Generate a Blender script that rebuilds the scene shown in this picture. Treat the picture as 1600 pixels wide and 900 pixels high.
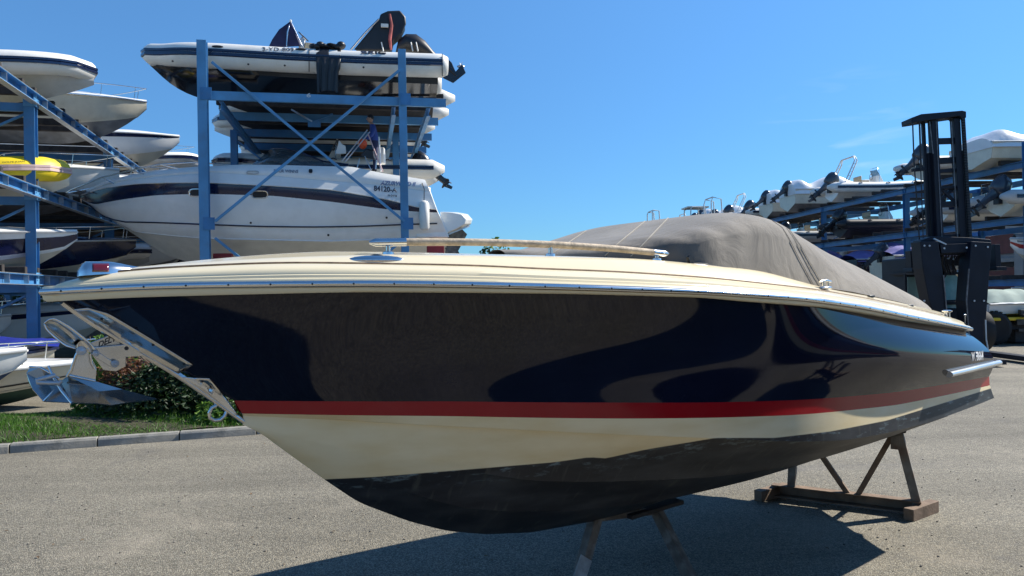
import bpy, bmesh, math, random
import numpy as np
from mathutils import Vector, Matrix
from mathutils.bvhtree import BVHTree
random.seed(7); rng = np.random.default_rng(7)
S = bpy.context.scene
for o in list(bpy.data.objects): bpy.data.objects.remove(o)
COL = S.collection
rad = math.radians
# ------------------------------------------------------------------ camera
FPX = 1142.0; CH = 2.0; PITCH = rad(.3); ROLL = .018
cF = np.array([0, math.cos(PITCH), math.sin(PITCH)]); cU0 = np.array([0, -math.sin(PITCH), math.cos(PITCH)]); cR0 = np.array([1., 0, 0])
cR = math.cos(ROLL)*cR0-math.sin(ROLL)*cU0; cU = math.sin(ROLL)*cR0+math.cos(ROLL)*cU0
CC = np.array([0, 0, CH])
cam = bpy.data.cameras.new('camera'); co = bpy.data.objects.new('camera', cam); COL.objects.link(co)
cam.sensor_width = 36; cam.lens = FPX/1600*36; cam.clip_end = 3000; cam.clip_start = .05
m = Matrix.Identity(4)
for i in range(3):
    m[i][0] = cR[i]; m[i][1] = cU[i]; m[i][2] = -cF[i]; m[i][3] = CC[i]
co.matrix_world = m; S.camera = co
# ------------------------------------------------------------------ light
SUN = np.array([1.08, .455, 1.0]); SUN /= np.linalg.norm(SUN)
el = math.asin(SUN[2]); az = math.atan2(SUN[0], SUN[1])
w = bpy.data.worlds.new('World'); S.world = w; w.use_nodes = True
nt = w.node_tree; nt.nodes.clear()
wo = nt.nodes.new('ShaderNodeOutputWorld'); bg = nt.nodes.new('ShaderNodeBackground'); sky = nt.nodes.new('ShaderNodeTexSky')
sky.sky_type = 'NISHITA'; sky.sun_disc = False; sky.sun_elevation = el; sky.sun_rotation = az
sky.air_density = 1.0; sky.dust_density = .0; sky.ozone_density = 2.2; sky.altitude = 0
bg.inputs['Strength'].default_value = .125
tc = nt.nodes.new('ShaderNodeTexCoord'); mp = nt.nodes.new('ShaderNodeMapping'); mp.inputs['Scale'].default_value = (3, 3, 22)
mp.inputs['Rotation'].default_value = (0, rad(8), 0)
nz = nt.nodes.new('ShaderNodeTexNoise'); nz.inputs['Scale'].default_value = 2.2; nz.inputs['Detail'].default_value = 7; nz.inputs['Distortion'].default_value = .6
rp = nt.nodes.new('ShaderNodeValToRGB'); rp.color_ramp.elements[0].position = .55; rp.color_ramp.elements[1].position = .75
rp.color_ramp.elements[1].color = (.22, .22, .22, 1); rp.color_ramp.elements[0].color = (0, 0, 0, 1)
mx = nt.nodes.new('ShaderNodeMixRGB'); mx.inputs[2].default_value = (5.5, 6, 6.5, 1)
tint = nt.nodes.new('ShaderNodeMixRGB'); tint.blend_type = 'MULTIPLY'; tint.inputs[0].default_value = 1; tint.inputs[2].default_value = (.46, .70, .86, 1)
L = nt.links.new
L(tc.outputs['Generated'], mp.inputs[0]); L(mp.outputs[0], nz.inputs[0]); L(nz.outputs[0], rp.inputs[0])
dd = nt.nodes.new('ShaderNodeVectorMath'); dd.operation = 'DISTANCE'; _d = cF+(1320-800)/FPX*cR+(450-255)/FPX*cU; dd.inputs[1].default_value = tuple(_d/np.linalg.norm(_d)); L(tc.outputs['Generated'], dd.inputs[0])
dr = nt.nodes.new('ShaderNodeMapRange'); dr.inputs[1].default_value = .04; dr.inputs[2].default_value = .12; dr.inputs[3].default_value = 1; dr.inputs[4].default_value = 0; L(dd.outputs['Value'], dr.inputs[0])
cm_ = nt.nodes.new('ShaderNodeMath'); cm_.operation = 'MULTIPLY'; L(rp.outputs[0], cm_.inputs[0]); L(dr.outputs[0], cm_.inputs[1]); L(cm_.outputs[0], mx.inputs[0])
L(sky.outputs[0], tint.inputs[1])
sx = nt.nodes.new('ShaderNodeSeparateXYZ'); L(tc.outputs['Generated'], sx.inputs[0])
er = nt.nodes.new('ShaderNodeValToRGB'); er.color_ramp.elements[0].color = (.42, .56, .70, 1); er.color_ramp.elements[1].position = .42; er.color_ramp.elements[1].color = (.92, 1.0, 1.04, 1)
L(sx.outputs[2], er.inputs[0]); hz = nt.nodes.new('ShaderNodeMixRGB'); hz.blend_type = 'MULTIPLY'; hz.inputs[0].default_value = 1
L(tint.outputs[0], hz.inputs[1]); L(er.outputs[0], hz.inputs[2]); L(hz.outputs[0], mx.inputs[1]); L(mx.outputs[0], bg.inputs[0]); L(bg.outputs[0], wo.inputs[0])
sl = bpy.data.lights.new('sun', 'SUN'); sl.energy = 4.9; sl.angle = rad(.5); sl.color = (1, .94, .84)
so = bpy.data.objects.new('sun', sl); COL.objects.link(so); so.rotation_euler = Vector(SUN).to_track_quat('Z', 'Y').to_euler()
S.view_settings.view_transform = 'Standard'; S.view_settings.look = 'None'; S.view_settings.gamma = 1; S.view_settings.exposure = .7
S.render.engine = 'CYCLES'

# ------------------------------------------------------------------ pixel helpers (photo 1600x900)
def ray(px, py): return cF+(px-800)/FPX*cR+(450-py)/FPX*cU
def W(px, py, D):
    d = ray(px, py); return CC+d*(D/d[1])
def G(px, py, z=0):
    d = ray(px, py); return CC+d*((z-CH)/d[2])
def projpx(p):
    d = np.array(p, float)-CC; k = d@cF; return 800+FPX*(d@cR)/k, 450-FPX*(d@cU)/k

class Frame:
    """vertical plane frame: origin o, axis a (t), side n (b)"""
    def __init__(s, o, a):
        s.o = np.array([o[0], o[1], 0.]); s.a = np.array([a[0], a[1], 0.]); s.a /= np.linalg.norm(s.a); s.n = np.array([s.a[1], -s.a[0], 0.])
        s.rot = math.atan2(s.a[1], s.a[0])
    def PB(s, px, py, b=0.):
        d = ray(px, py); o = s.o+s.n*b-CC; k = (o@s.n)/(d@s.n); p = CC+d*k; return float((p-s.o)@s.a), float(p[2])
    def L(s, px, py, b=0.):          # local coordinates (x=t, y=-b, z)
        t, z = s.PB(px, py, b); return (t, -b, z)
    def W(s, t, b, z): return s.o+s.a*t+s.n*b+np.array([0, 0, z])
    def solve(s, pts, bf, lo=-1.5, hi=13.):
        ts = np.linspace(lo, hi, 1451); bb = np.array([bf(t) for t in ts]); T = []; Z = []
        P = s.o[None, :]+s.a[None, :]*ts[:, None]+s.n[None, :]*bb[:, None]-CC[None, :]
        for px, py in pts:
            d = ray(px, py); v = P[:, 0]*d[1]-P[:, 1]*d[0]
            ix = np.where(v[:-1]*v[1:] <= 0)[0]
            if len(ix) == 0: continue
            i = ix[0]; k = v[i]/(v[i]-v[i+1]+1e-12); t = ts[i]+k*(ts[i+1]-ts[i]); p = P[i]+(P[i+1]-P[i])*k
            T.append(t); Z.append(CH+d[2]*np.linalg.norm(p[:2])/np.linalg.norm(d[:2]))
        return np.array(T), np.array(Z)
def smooth_fn(T, Z, wd=.25, lo=-2, hi=14):
    i = np.argsort(T); T = T[i]; Z = Z[i]
    g = np.linspace(lo, hi, 1601)
    z = np.interp(g, T, Z)
    s0 = (Z[1]-Z[0])/(T[1]-T[0]+1e-9); s1 = (Z[-1]-Z[-2])/(T[-1]-T[-2]+1e-9)
    z = np.where(g < T[0], Z[0]+s0*(g-T[0]), z); z = np.where(g > T[-1], Z[-1]+s1*(g-T[-1]), z)
    n = max(1, int(wd/(g[1]-g[0]))); k = np.hanning(2*n+3); k /= k.sum()
    zp = np.concatenate([z[0]-(z[1]-z[0])*np.arange(n+1, 0, -1), z, z[-1]+(z[-1]-z[-2])*np.arange(1, n+2)])
    z = np.convolve(zp, k, 'valid')
    return lambda t: float(np.interp(t, g, z))

# ------------------------------------------------------------------ materials
MATS = {}
def pm(name, col, rough=.5, metal=0., var=.12, vs=3., bump=0., bs=60., coat=0., spec=.5, dirt=None, dscale=2.5, trans=0., alpha=1., rvar=0., sub=0.):
    if name in MATS: return MATS[name]
    mt = bpy.data.materials.new(name); mt.use_nodes = True; n = mt.node_tree; L = n.links.new
    b = n.nodes['Principled BSDF']; b.inputs['Roughness'].default_value = rough; b.inputs['Metallic'].default_value = metal
    b.inputs['Coat Weight'].default_value = coat; b.inputs['Coat Roughness'].default_value = .05; b.inputs['Specular IOR Level'].default_value = spec
    b.inputs['Transmission Weight'].default_value = trans; b.inputs['Alpha'].default_value = alpha
    tc = n.nodes.new('ShaderNodeTexCoord')
    nz = n.nodes.new('ShaderNodeTexNoise'); nz.inputs['Scale'].default_value = vs; nz.inputs['Detail'].default_value = 6; L(tc.outputs['Object'], nz.inputs[0])
    mr = n.nodes.new('ShaderNodeMapRange'); mr.inputs[1].default_value = .3; mr.inputs[2].default_value = .7; mr.inputs[3].default_value = 1-var; mr.inputs[4].default_value = 1+var
    L(nz.outputs[0], mr.inputs[0])
    mx = n.nodes.new('ShaderNodeVectorMath'); mx.operation = 'SCALE'; mx.inputs[0].default_value = col[:3]; L(mr.outputs[0], mx.inputs['Scale'])
    out = mx.outputs[0]
    if dirt:
        n2 = n.nodes.new('ShaderNodeTexNoise'); n2.inputs['Scale'].default_value = dscale; n2.inputs['Detail'].default_value = 9; n2.inputs['Roughness'].default_value = .7
        L(tc.outputs['Object'], n2.inputs[0])
        r2 = n.nodes.new('ShaderNodeMapRange'); r2.inputs[1].default_value = .5; r2.inputs[2].default_value = .75; r2.inputs[4].default_value = dirt[1]; L(n2.outputs[0], r2.inputs[0])
        m2 = n.nodes.new('ShaderNodeMixRGB'); m2.inputs[2].default_value = (*dirt[0], 1); L(r2.outputs[0], m2.inputs[0]); L(out, m2.inputs[1]); out = m2.outputs[0]
    L(out, b.inputs['Base Color'])
    if rvar:
        r3 = n.nodes.new('ShaderNodeMapRange'); r3.inputs[1].default_value = .3; r3.inputs[2].default_value = .7; r3.inputs[3].default_value = max(0, rough-rvar); r3.inputs[4].default_value = rough+rvar
        L(nz.outputs[0], r3.inputs[0]); L(r3.outputs[0], b.inputs['Roughness'])
    if bump:
        n3 = n.nodes.new('ShaderNodeTexNoise'); n3.inputs['Scale'].default_value = bs; n3.inputs['Detail'].default_value = 5; L(tc.outputs['Object'], n3.inputs[0])
        bp = n.nodes.new('ShaderNodeBump'); bp.inputs['Strength'].default_value = bump; bp.inputs['Distance'].default_value = .01; L(n3.outputs[0], bp.inputs['Height']); L(bp.outputs[0], b.inputs['Normal'])
    mt['bsdf'] = 1; MATS[name] = mt; return mt
steelblue = pm('blue_paint', (.05, .19, .40), .45, var=.22, vs=1.5, dirt=((.16, .12, .09), .35), bump=.15, bs=20)
steelblue2 = pm('blue_paint_pale', (.085, .26, .47), .5, var=.22, vs=1.2, dirt=((.14, .13, .12), .3))  # paler blue for the centre rack front and left joint plates
white = pm('white_gelcoat', (.80, .80, .77), .22, var=.04, coat=.3, dirt=((.5, .47, .38), .22), dscale=.9)
offwhite = pm('offwhite_gelcoat', (.62, .58, .47), .3, var=.08, coat=.2, dirt=((.35, .3, .2), .4), dscale=1.2)
greyhyp = pm('grey_rubber', (.45, .46, .46), .55, var=.08, dirt=((.25, .23, .2), .4))
whitehyp = pm('white_rubber', (.74, .73, .69), .5, var=.08, dirt=((.35, .31, .25), .4), dscale=1.5)
yellowhyp = pm('yellow_rubber', (.80, .60, .02), .5, var=.08, dirt=((.4, .3, .1), .3))
blackrub = pm('black_rubber', (.012, .013, .017), .45, var=.3)
navy2 = pm('navy_stripe', (.006, .012, .045), .2, var=.15, coat=.4)
blackhull = pm('black_antifoul', (.016, .017, .022), .6, var=.3, dirt=((.07, .065, .06), .5), dscale=1.8)
greyfoul = pm('grey_antifoul', (.17, .18, .20), .7, var=.3, dirt=((.2, .18, .14), .5), dscale=1.4)
bluefoul = pm('blue_antifoul', (.02, .06, .16), .7, var=.3, dirt=((.1, .1, .1), .4))
darkmetal = pm('dark_metal', (.02, .022, .026), .4, metal=.3, var=.2)
chrome = pm('polished_steel', (.74, .73, .71), .17, metal=1., var=.06, rvar=.05)
alu = pm('aluminium', (.62, .63, .65), .3, metal=1., var=.08)
galv = pm('galvanised_steel', (.50, .52, .54), .45, metal=.7, var=.15, vs=12)
redp = pm('red_paint', (.42, .02, .015), .35, var=.15)
orange = pm('orange_red', (.75, .10, .03), .5)
beige = pm('beige_vinyl', (.52, .40, .25), .6)
glass = pm('tinted_glass', (.05, .07, .08), .03, var=.05, spec=.8, alpha=.55)
cabglass = pm('cab_glass', (.26, .52, .54), .05, var=.3, vs=2.5, spec=.8)
cowlg = pm('outboard_grey', (.035, .045, .062), .25, var=.15, coat=.3)
cowlb = pm('outboard_black', (.012, .013, .016), .25, var=.15, coat=.3)
wrapm = pm('white_shrink_wrap', (.70, .72, .74), .32, var=.05, bump=.8, bs=3)
purple = pm('lilac_canvas', (.18, .17, .42), .8, var=.15, bump=.5, bs=6)
greencanv = pm('pale_green_canvas', (.28, .36, .31), .8, var=.12)
bluecanv = pm('royal_blue_canvas', (.008, .02, .22), .6, var=.2, bump=.5, bs=5)
timber = pm('weathered_timber', (.17, .12, .085), .8, var=.35, vs=9, bump=.4, bs=30)
darktimber = pm('dark_bunk_timber', (.035, .03, .028), .85, var=.4, vs=6)
tyre = pm('tyre_rubber', (.018, .018, .019), .8, var=.25, bump=.3, bs=30)
flblack = pm('forklift_paint', (.006, .010, .020), .5, var=.25, spec=.3, dirt=((.02, .02, .024), .3), dscale=1.4)
yellowp = pm('yellow_paint', (.72, .50, .02), .4)

# ------------------------------------------------------------------ mesh builder
def V3(p): return np.array(p, float)
def nrm(v):
    v = V3(v); return v/(np.linalg.norm(v)+1e-12)
class MB:
    def __init__(s): s.v = []; s.f = []; s.mi = []; s.m = 0; s.attr = None
    def add(s, vs, fs, mi=None):
        k = len(s.v); s.v += [tuple(map(float, p)) for p in vs]; s.f += [tuple(i+k for i in f) for f in fs]; s.mi += [s.m if mi is None else mi]*len(fs); return s
    def box(s, c, sz, ax=None):
        c = V3(c); ax = [V3(a) for a in (ax or ((1, 0, 0), (0, 1, 0), (0, 0, 1)))]
        vs = [c+ax[0]*sz[0]*.5*i+ax[1]*sz[1]*.5*j+ax[2]*sz[2]*.5*k for i in (-1, 1) for j in (-1, 1) for k in (-1, 1)]
        return s.add(vs, [(0, 1, 3, 2), (4, 6, 7, 5), (0, 4, 5, 1), (2, 3, 7, 6), (0, 2, 6, 4), (1, 5, 7, 3)])
    def bar(s, p, q, wd, h, up=(0, 0, 1)):
        p = V3(p); q = V3(q); d = nrm(q-p); sd = nrm(np.cross(d, up)) if abs(d@nrm(up)) < .99 else nrm(np.cross(d, (0, 1, 0))); u = np.cross(sd, d)
        return s.box((p+q)/2, (np.linalg.norm(q-p), wd, h), (d, sd, u))
    def chan(s, p, q, wd, h, th=.015, up=(0, 0, 1), flip=1, I=False):      # C or I profile beam
        p = V3(p); q = V3(q); d = nrm(q-p); sd = nrm(np.cross(d, up)) if abs(d@nrm(up)) < .99 else nrm(np.cross(d, (0, 1, 0))); u = np.cross(sd, d); ln = np.linalg.norm(q-p); c = (p+q)/2
        s.box(c+(0 if I else 1)*sd*flip*(wd/2-th/2), (ln, th, h-2*th), (d, sd, u))
        for k in (-1, 1): s.box(c+u*k*(h/2-th/2), (ln, wd, th), (d, sd, u))
        return s
    def tube(s, pts, r, n=8, cap=True, sx=1., closed=False):
        pts = [V3(p) for p in pts]; N_ = len(pts); rs = list(r) if hasattr(r, '__len__') else [r]*N_
        rings = []; pu = None
        for i, p in enumerate(pts):
            a = pts[(i-1) % N_] if closed else pts[max(i-1, 0)]; b = pts[(i+1) % N_] if closed else pts[min(i+1, N_-1)]; d = nrm(b-a)
            if pu is None: pu = nrm(np.cross(d, (0, 0, 1))) if abs(d[2]) < .9 else nrm(np.cross(d, (0, 1, 0)))
            u = nrm(pu-d*(pu@d)); v = np.cross(d, u); pu = u
            rings.append([p+rs[i]*(math.cos(2*math.pi*k/n)*u+sx*math.sin(2*math.pi*k/n)*v) for k in range(n)])
        return s.loft(rings, True, cap, closed)
    def loft(s, rings, ring=True, cap=False, closed=False):
        n = len(rings[0]); vs = [p for r in rings for p in r]; fs = []; R = len(rings)
        for i in range(R if closed else R-1):
            j = (i+1) % R
            for k in range(n if ring else n-1):
                l = (k+1) % n; fs.append((i*n+k, i*n+l, j*n+l, j*n+k))
        if cap and not closed: fs.append(tuple(range(n-1, -1, -1))); fs.append(tuple((R-1)*n+k for k in range(n)))
        return s.add(vs, fs)
    def lathe(s, prof, o=(0, 0, 0), ax=(0, 0, 1), n=16):
        ax = nrm(ax); u = nrm(np.cross(ax, (1, 0, 0))) if abs(ax[0]) < .9 else nrm(np.cross(ax, (0, 1, 0))); v = np.cross(ax, u); o = V3(o)
        rings = [[o+ax*z+r*(math.cos(2*math.pi*k/n)*u+math.sin(2*math.pi*k/n)*v) for k in range(n)] for r, z in prof]
        return s.loft(rings, True, True)
    def prism(s, poly, ext):
        poly = [V3(p) for p in poly]; e = V3(ext); n = len(poly)
        vs = poly+[p+e for p in poly]
        return s.add(vs, [tuple(range(n-1, -1, -1)), tuple(range(n, 2*n))]+[(i, (i+1) % n, n+(i+1) % n, n+i) for i in range(n)])
    def ell(s, c, r, n=14, mrows=8, ax=None):
        c = V3(c); ax = [V3(a) for a in (ax or ((1, 0, 0), (0, 1, 0), (0, 0, 1)))]; rings = []
        for i in range(mrows+1):
            th = math.pi*i/mrows; z = math.cos(th); q = max(math.sin(th), 1e-3)
            rings.append([c+ax[0]*r[0]*q*math.cos(2*math.pi*k/n)+ax[1]*r[1]*q*math.sin(2*math.pi*k/n)+ax[2]*r[2]*z for k in range(n)])
        return s.loft(rings, True, True)
    def build(s, name, mats, parent=None, smooth=35, bevel=0, label=None, kind=None, fixn=True, subsurf=0, solid=0):
        me = bpy.data.meshes.new(name); me.from_pydata(s.v, [], s.f)
        for mt in (mats if isinstance(mats, (list, tuple)) else [mats]): me.materials.append(mt)
        me.polygons.foreach_set('material_index', s.mi)
        if fixn:
            bm = bmesh.new(); bm.from_mesh(me); bmesh.ops.recalc_face_normals(bm, faces=bm.faces); bm.to_mesh(me); bm.free()
        if smooth:
            me.polygons.foreach_set('use_smooth', [True]*len(me.polygons)); me.set_sharp_from_angle(angle=rad(smooth))
        me.update()
        o = bpy.data.objects.new(name, me); COL.objects.link(o)
        if parent: o.parent = parent
        if label: o['label'] = label
        if kind: o['kind'] = kind
        if solid:
            md = o.modifiers.new('solid', 'SOLIDIFY'); md.thickness = solid; md.offset = 0
        if bevel:
            md = o.modifiers.new('bevel', 'BEVEL'); md.width = bevel; md.segments = 2; md.limit_method = 'ANGLE'
        if subsurf:
            md = o.modifiers.new('sub', 'SUBSURF'); md.levels = subsurf; md.render_levels = subsurf
        return o
def thing(name, label, cat, loc=(0, 0, 0), rz=0., group=None):
    o = bpy.data.objects.new(name, None); o.empty_display_size = .2; COL.objects.link(o); o.location = tuple(map(float, loc)); o.rotation_euler = (0, 0, rz)
    o['label'] = label; o['category'] = cat
    if group: o['group'] = group
    return o
def tag(o, label, cat, group=None):
    o['label'] = label; o['category'] = cat
    if group: o['group'] = group
    return o
KIDS = {}
def dup(root, loc, rz, label, group=None):
    if root.name not in KIDS:
        KIDS[root.name] = {}
        for c in bpy.data.objects:
            if c.parent: KIDS[root.name].setdefault(c.parent.name, []).append(c)
    kd = KIDS[root.name]
    r = root.copy(); COL.objects.link(r); r.location = tuple(map(float, loc)); r.rotation_euler = (0, 0, rz); r['label'] = label
    if group: r['group'] = group
    for c in kd.get(root.name, []):
        c2 = c.copy(); COL.objects.link(c2); c2.parent = r
        for g in kd.get(c.name, []):
            g2 = g.copy(); COL.objects.link(g2); g2.parent = c2
    return r
def text_mesh(txt, shear=0., bold=0.):
    cu = bpy.data.curves.new('t', 'FONT'); cu.body = txt; cu.size = 1; cu.shear = shear; cu.offset = bold; cu.resolution_u = 3
    o = bpy.data.objects.new('t', cu); COL.objects.link(o); dg = bpy.context.evaluated_depsgraph_get(); me = bpy.data.meshes.new_from_object(o.evaluated_get(dg))
    vs = np.array([v.co[:] for v in me.vertices]); fs = [tuple(p.vertices) for p in me.polygons]
    bpy.data.objects.remove(o); bpy.data.meshes.remove(me)
    mn = vs.min(0); mxx = vs.max(0); vs[:, 0] = (vs[:, 0]-mn[0])/(mxx[0]-mn[0]); vs[:, 1] = (vs[:, 1]-mn[1])/(mxx[1]-mn[1])
    return vs, fs
def text_on(name, txt, fn, mat, parent, shear=0., bold=0.02):      # fn maps (u,v) in 0..1 to a local point
    vs, fs = text_mesh(txt, shear, bold); mb = MB(); mb.add([fn(u, v) for u, v, _ in vs], fs); return mb.build(name, mat, parent, smooth=0, fixn=False)

# ================================================================== ground and setting
def asphalt():
    mt = bpy.data.materials.new('asphalt'); mt.use_nodes = True; n = mt.node_tree; L = n.links.new; b = n.nodes['Principled BSDF']; N = n.nodes.new
    tc = N('ShaderNodeTexCoord')
    def noise(sc, det=6, vec=None, ro=.6, dist=0):
        z = N('ShaderNodeTexNoise'); z.inputs['Scale'].default_value = sc; z.inputs['Detail'].default_value = det; z.inputs['Roughness'].default_value = ro; z.inputs['Distortion'].default_value = dist; L(vec or tc.outputs['Object'], z.inputs[0]); return z.outputs[0]
    def ramp(x, a, c, lo, hi):
        r = N('ShaderNodeMapRange'); r.inputs[1].default_value = a; r.inputs[2].default_value = c; r.inputs[3].default_value = lo; r.inputs[4].default_value = hi; L(x, r.inputs[0]); return r.outputs[0]
    vo = N('ShaderNodeTexVoronoi'); vo.inputs['Scale'].default_value = 95; L(tc.outputs['Object'], vo.inputs[0])
    sep = N('ShaderNodeSeparateColor'); L(vo.outputs['Color'], sep.inputs[0])
    stone = ramp(sep.outputs[0], 0, 1, .55, 1.45)
    gap = ramp(vo.outputs['Distance'], .25, .62, 1.0, .45)
    mp = N('ShaderNodeMapping'); mp.inputs['Rotation'].default_value = (0, 0, rad(-20)); mp.inputs['Scale'].default_value = (.16, 1.3, 1); L(tc.outputs['Object'], mp.inputs[0])
    streak = ramp(noise(1.0, 5, mp.outputs[0], dist=.4), .3, .7, .78, 1.16)
    big = ramp(noise(.35, 6), .3, .7, .82, 1.12)
    fine = ramp(noise(22, 3), .3, .7, .85, 1.15)
    cur = stone
    for q in (gap, streak, big, fine):
        mm = N('ShaderNodeMath'); mm.operation = 'MULTIPLY'; L(cur, mm.inputs[0]); L(q, mm.inputs[1]); cur = mm.outputs[0]
    sc = N('ShaderNodeVectorMath'); sc.operation = 'SCALE'; L(cur, sc.inputs['Scale'])
    cm = N('ShaderNodeMixRGB'); cm.inputs[1].default_value = (.315, .277, .203, 1); cm.inputs[2].default_value = (.285, .268, .215, 1); L(sep.outputs[1], cm.inputs[0]); L(cm.outputs[0], sc.inputs[0])
    st = N('ShaderNodeMixRGB'); st.inputs[2].default_value = (.09, .085, .08, 1); L(ramp(noise(.9, 8, ro=.75), .57, .72, 0, .62), st.inputs[0]); L(sc.outputs[0], st.inputs[1])
    mp2 = N('ShaderNodeMapping'); mp2.inputs['Rotation'].default_value = (0, 0, rad(-33)); mp2.inputs['Scale'].default_value = (.05, .9, 1); L(tc.outputs['Object'], mp2.inputs[0])
    tr_ = N('ShaderNodeMixRGB'); tr_.inputs[2].default_value = (.15, .14, .125, 1); L(ramp(noise(1.6, 3, mp2.outputs[0], dist=.3), .60, .70, 0, .42), tr_.inputs[0]); L(st.outputs[0], tr_.inputs[1])
    ds = N('ShaderNodeMixRGB'); ds.inputs[2].default_value = (.40, .35, .27, 1); L(ramp(noise(.55, 7, ro=.7, dist=.5), .55, .72, 0, .4), ds.inputs[0]); L(tr_.outputs[0], ds.inputs[1])
    L(ds.outputs[0], b.inputs['Base Color']); b.inputs['Roughness'].default_value = .85
    bp = N('ShaderNodeBump'); bp.inputs['Strength'].default_value = .9; bp.inputs['Distance'].default_value = .006; L(ramp(vo.outputs['Distance'], 0, .7, 1, 0), bp.inputs['Height']); L(bp.outputs[0], b.inputs['Normal'])
    return mt
ASPH = asphalt()
mb = MB(); mb.add([(-900, -400, 0), (900, -400, 0), (900, 1500, 0), (-900, 1500, 0)], [(0, 1, 2, 3)]); mb.build('ground', ASPH, smooth=0, kind='structure', fixn=False)
soilm = pm('soil', (.05, .045, .025), .95, var=.4, vs=4, bump=.5, bs=20)
# planted island: kerb line through two photographed points
K0 = G(-150, 727)[:2]; K0 = np.array([G(0, 710)[0], G(0, 710)[1]]); K1 = G(390, 680)[:2]
kd = (K1-K0)/np.linalg.norm(K1-K0); kn = np.array([-kd[1], kd[0]])
def KP(s, n_, z=0): p = K0+kd*s+kn*n_; return (p[0], p[1], z)
KL0, KL1, KW = -5, 6.5, 2.9
mb = MB(); nx, ny = 46, 16
grid = [[KP(KL0+(KL1-KL0)*i/nx, .14+(KW-.14)*j/ny, .11+.10*math.sin(math.pi*j/ny)+.03*math.sin(i*.9+j)) for j in range(ny+1)] for i in range(nx+1)]
mb.loft(grid, ring=False); mb.build('grass_bed', soilm, kind='structure')
kerbm = pm('kerb_concrete', (.26, .25, .22), .9, var=.2, vs=5, bump=.5, bs=40, dirt=((.09, .09, .07), .6), dscale=3)
kerb = thing('kerb', 'grey concrete kerb edging the grass bed behind the bow', 'kerb', KP(0, 0)); kerb['kind'] = 'structure'; del kerb['category']; del kerb['label']
kerb.rotation_euler = (0, 0, math.atan2(kd[1], kd[0]))
base = None
for i, s in enumerate(np.arange(KL0, KL1, 1.02)):
    if i == 0 or i % 4 == 0:
        mb = MB(); h = .12+.004*random.random()
        mb.prism([(0.006, 0, -.05), (0.006, .012, h-.03), (0.006, .035, h), (0.006, .14, h), (0.006, .14, -.05)], (1.005, 0, 0))
        base = mb.build('kerb_stone', kerbm, kerb, bevel=.006)
        o = base
    else:
        o = base.copy(); COL.objects.link(o)
    o.location = (s, random.uniform(-.006, .006), random.uniform(-.006, .004)); o.rotation_euler = (0, 0, random.uniform(-.006, .006))

g_ = random.Random(11)
mb = MB()
for i in range(500):
    q = G(g_.uniform(-100, 1700), 560+380*g_.random()**.6); a_ = g_.uniform(0, 6.28); r_ = g_.uniform(.004, .013)
    mb.ell((q[0], q[1], r_*.4), (r_, r_*.8, r_*.6), 5, 3, ((math.cos(a_), math.sin(a_), 0), (-math.sin(a_), math.cos(a_), 0), (0, 0, 1)))
tag(mb.build('gravel', pm('loose_grit', (.22, .20, .17), .9, var=.5, vs=2), smooth=0, kind='stuff'), 'loose grit scattered over the asphalt', 'gravel')
mb = MB()
for i in range(60):
    q = G(g_.uniform(-50, 1650), 600+330*g_.random()); a_ = g_.uniform(0, 6.28); r_ = g_.uniform(.012, .028); u_ = np.array([math.cos(a_), math.sin(a_), .15]); v_ = np.array([-math.sin(a_), math.cos(a_), 0]); c_ = V3((q[0], q[1], .008))
    mb.add([c_-u_*r_, c_+v_*r_*.45+V3((0, 0, .006)), c_+u_*r_, c_-v_*r_*.45+V3((0, 0, .004))], [(0, 1, 2, 3)])
tag(mb.build('dead_leaves', pm('dead_leaf', (.12, .07, .03), .8, var=.5, vs=3), smooth=0, kind='stuff', fixn=False), 'small dead leaves lying on the asphalt', 'leaves')
def leafmat(name, col, col2, tr=.3):
    mt = bpy.data.materials.new(name); mt.use_nodes = True; n = mt.node_tree; L = n.links.new; b = n.nodes['Principled BSDF']
    ge = n.nodes.new('ShaderNodeNewGeometry'); rp = n.nodes.new('ShaderNodeMixRGB'); rp.inputs[1].default_value = (*col, 1); rp.inputs[2].default_value = (*col2, 1); L(ge.outputs['Random Per Island'], rp.inputs[0])
    L(rp.outputs[0], b.inputs['Base Color']); b.inputs['Roughness'].default_value = .5
    t = n.nodes.new('ShaderNodeBsdfTranslucent'); L(rp.outputs[0], t.inputs[0]); ms = n.nodes.new('ShaderNodeMixShader'); ms.inputs[0].default_value = tr; L(b.outputs[0], ms.inputs[1]); L(t.outputs[0], ms.inputs[2]); L(ms.outputs[0], n.nodes['Material Output'].inputs[0]); return mt
leafd = leafmat('dark_leaves', (.010, .028, .008), (.032, .07, .018)); leafl = leafmat('light_leaves', (.07, .16, .02), (.16, .27, .04)); leafr = leafmat('brown_leaves', (.12, .05, .025), (.22, .10, .05))
grassm = leafmat('grass_blades', (.03, .095, .009), (.10, .23, .02), .35)
def leaves(mb, P, sz, flat=.5, long=1.6):
    P = np.asarray(P); n = len(P); a = rng.normal(size=(n, 3)); a[:, 2] *= flat; a /= np.linalg.norm(a, axis=1)[:, None]; r = rng.normal(size=(n, 3)); b = np.cross(a, r); b /= np.linalg.norm(b, axis=1)[:, None]
    c = np.cross(a, b)*.18; s = sz*rng.uniform(.6, 1.3, n)[:, None]
    v = np.stack([P-a*s*long*.5, P+b*s*.4+c*s, P+a*s*long*.5, P-b*s*.4+c*s], 1).reshape(-1, 3)
    k = len(mb.v); mb.v += [tuple(x) for x in v]; mb.f += [(k+4*i, k+4*i+1, k+4*i+2, k+4*i+3) for i in range(n)]; mb.mi += [mb.m]*n
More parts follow.
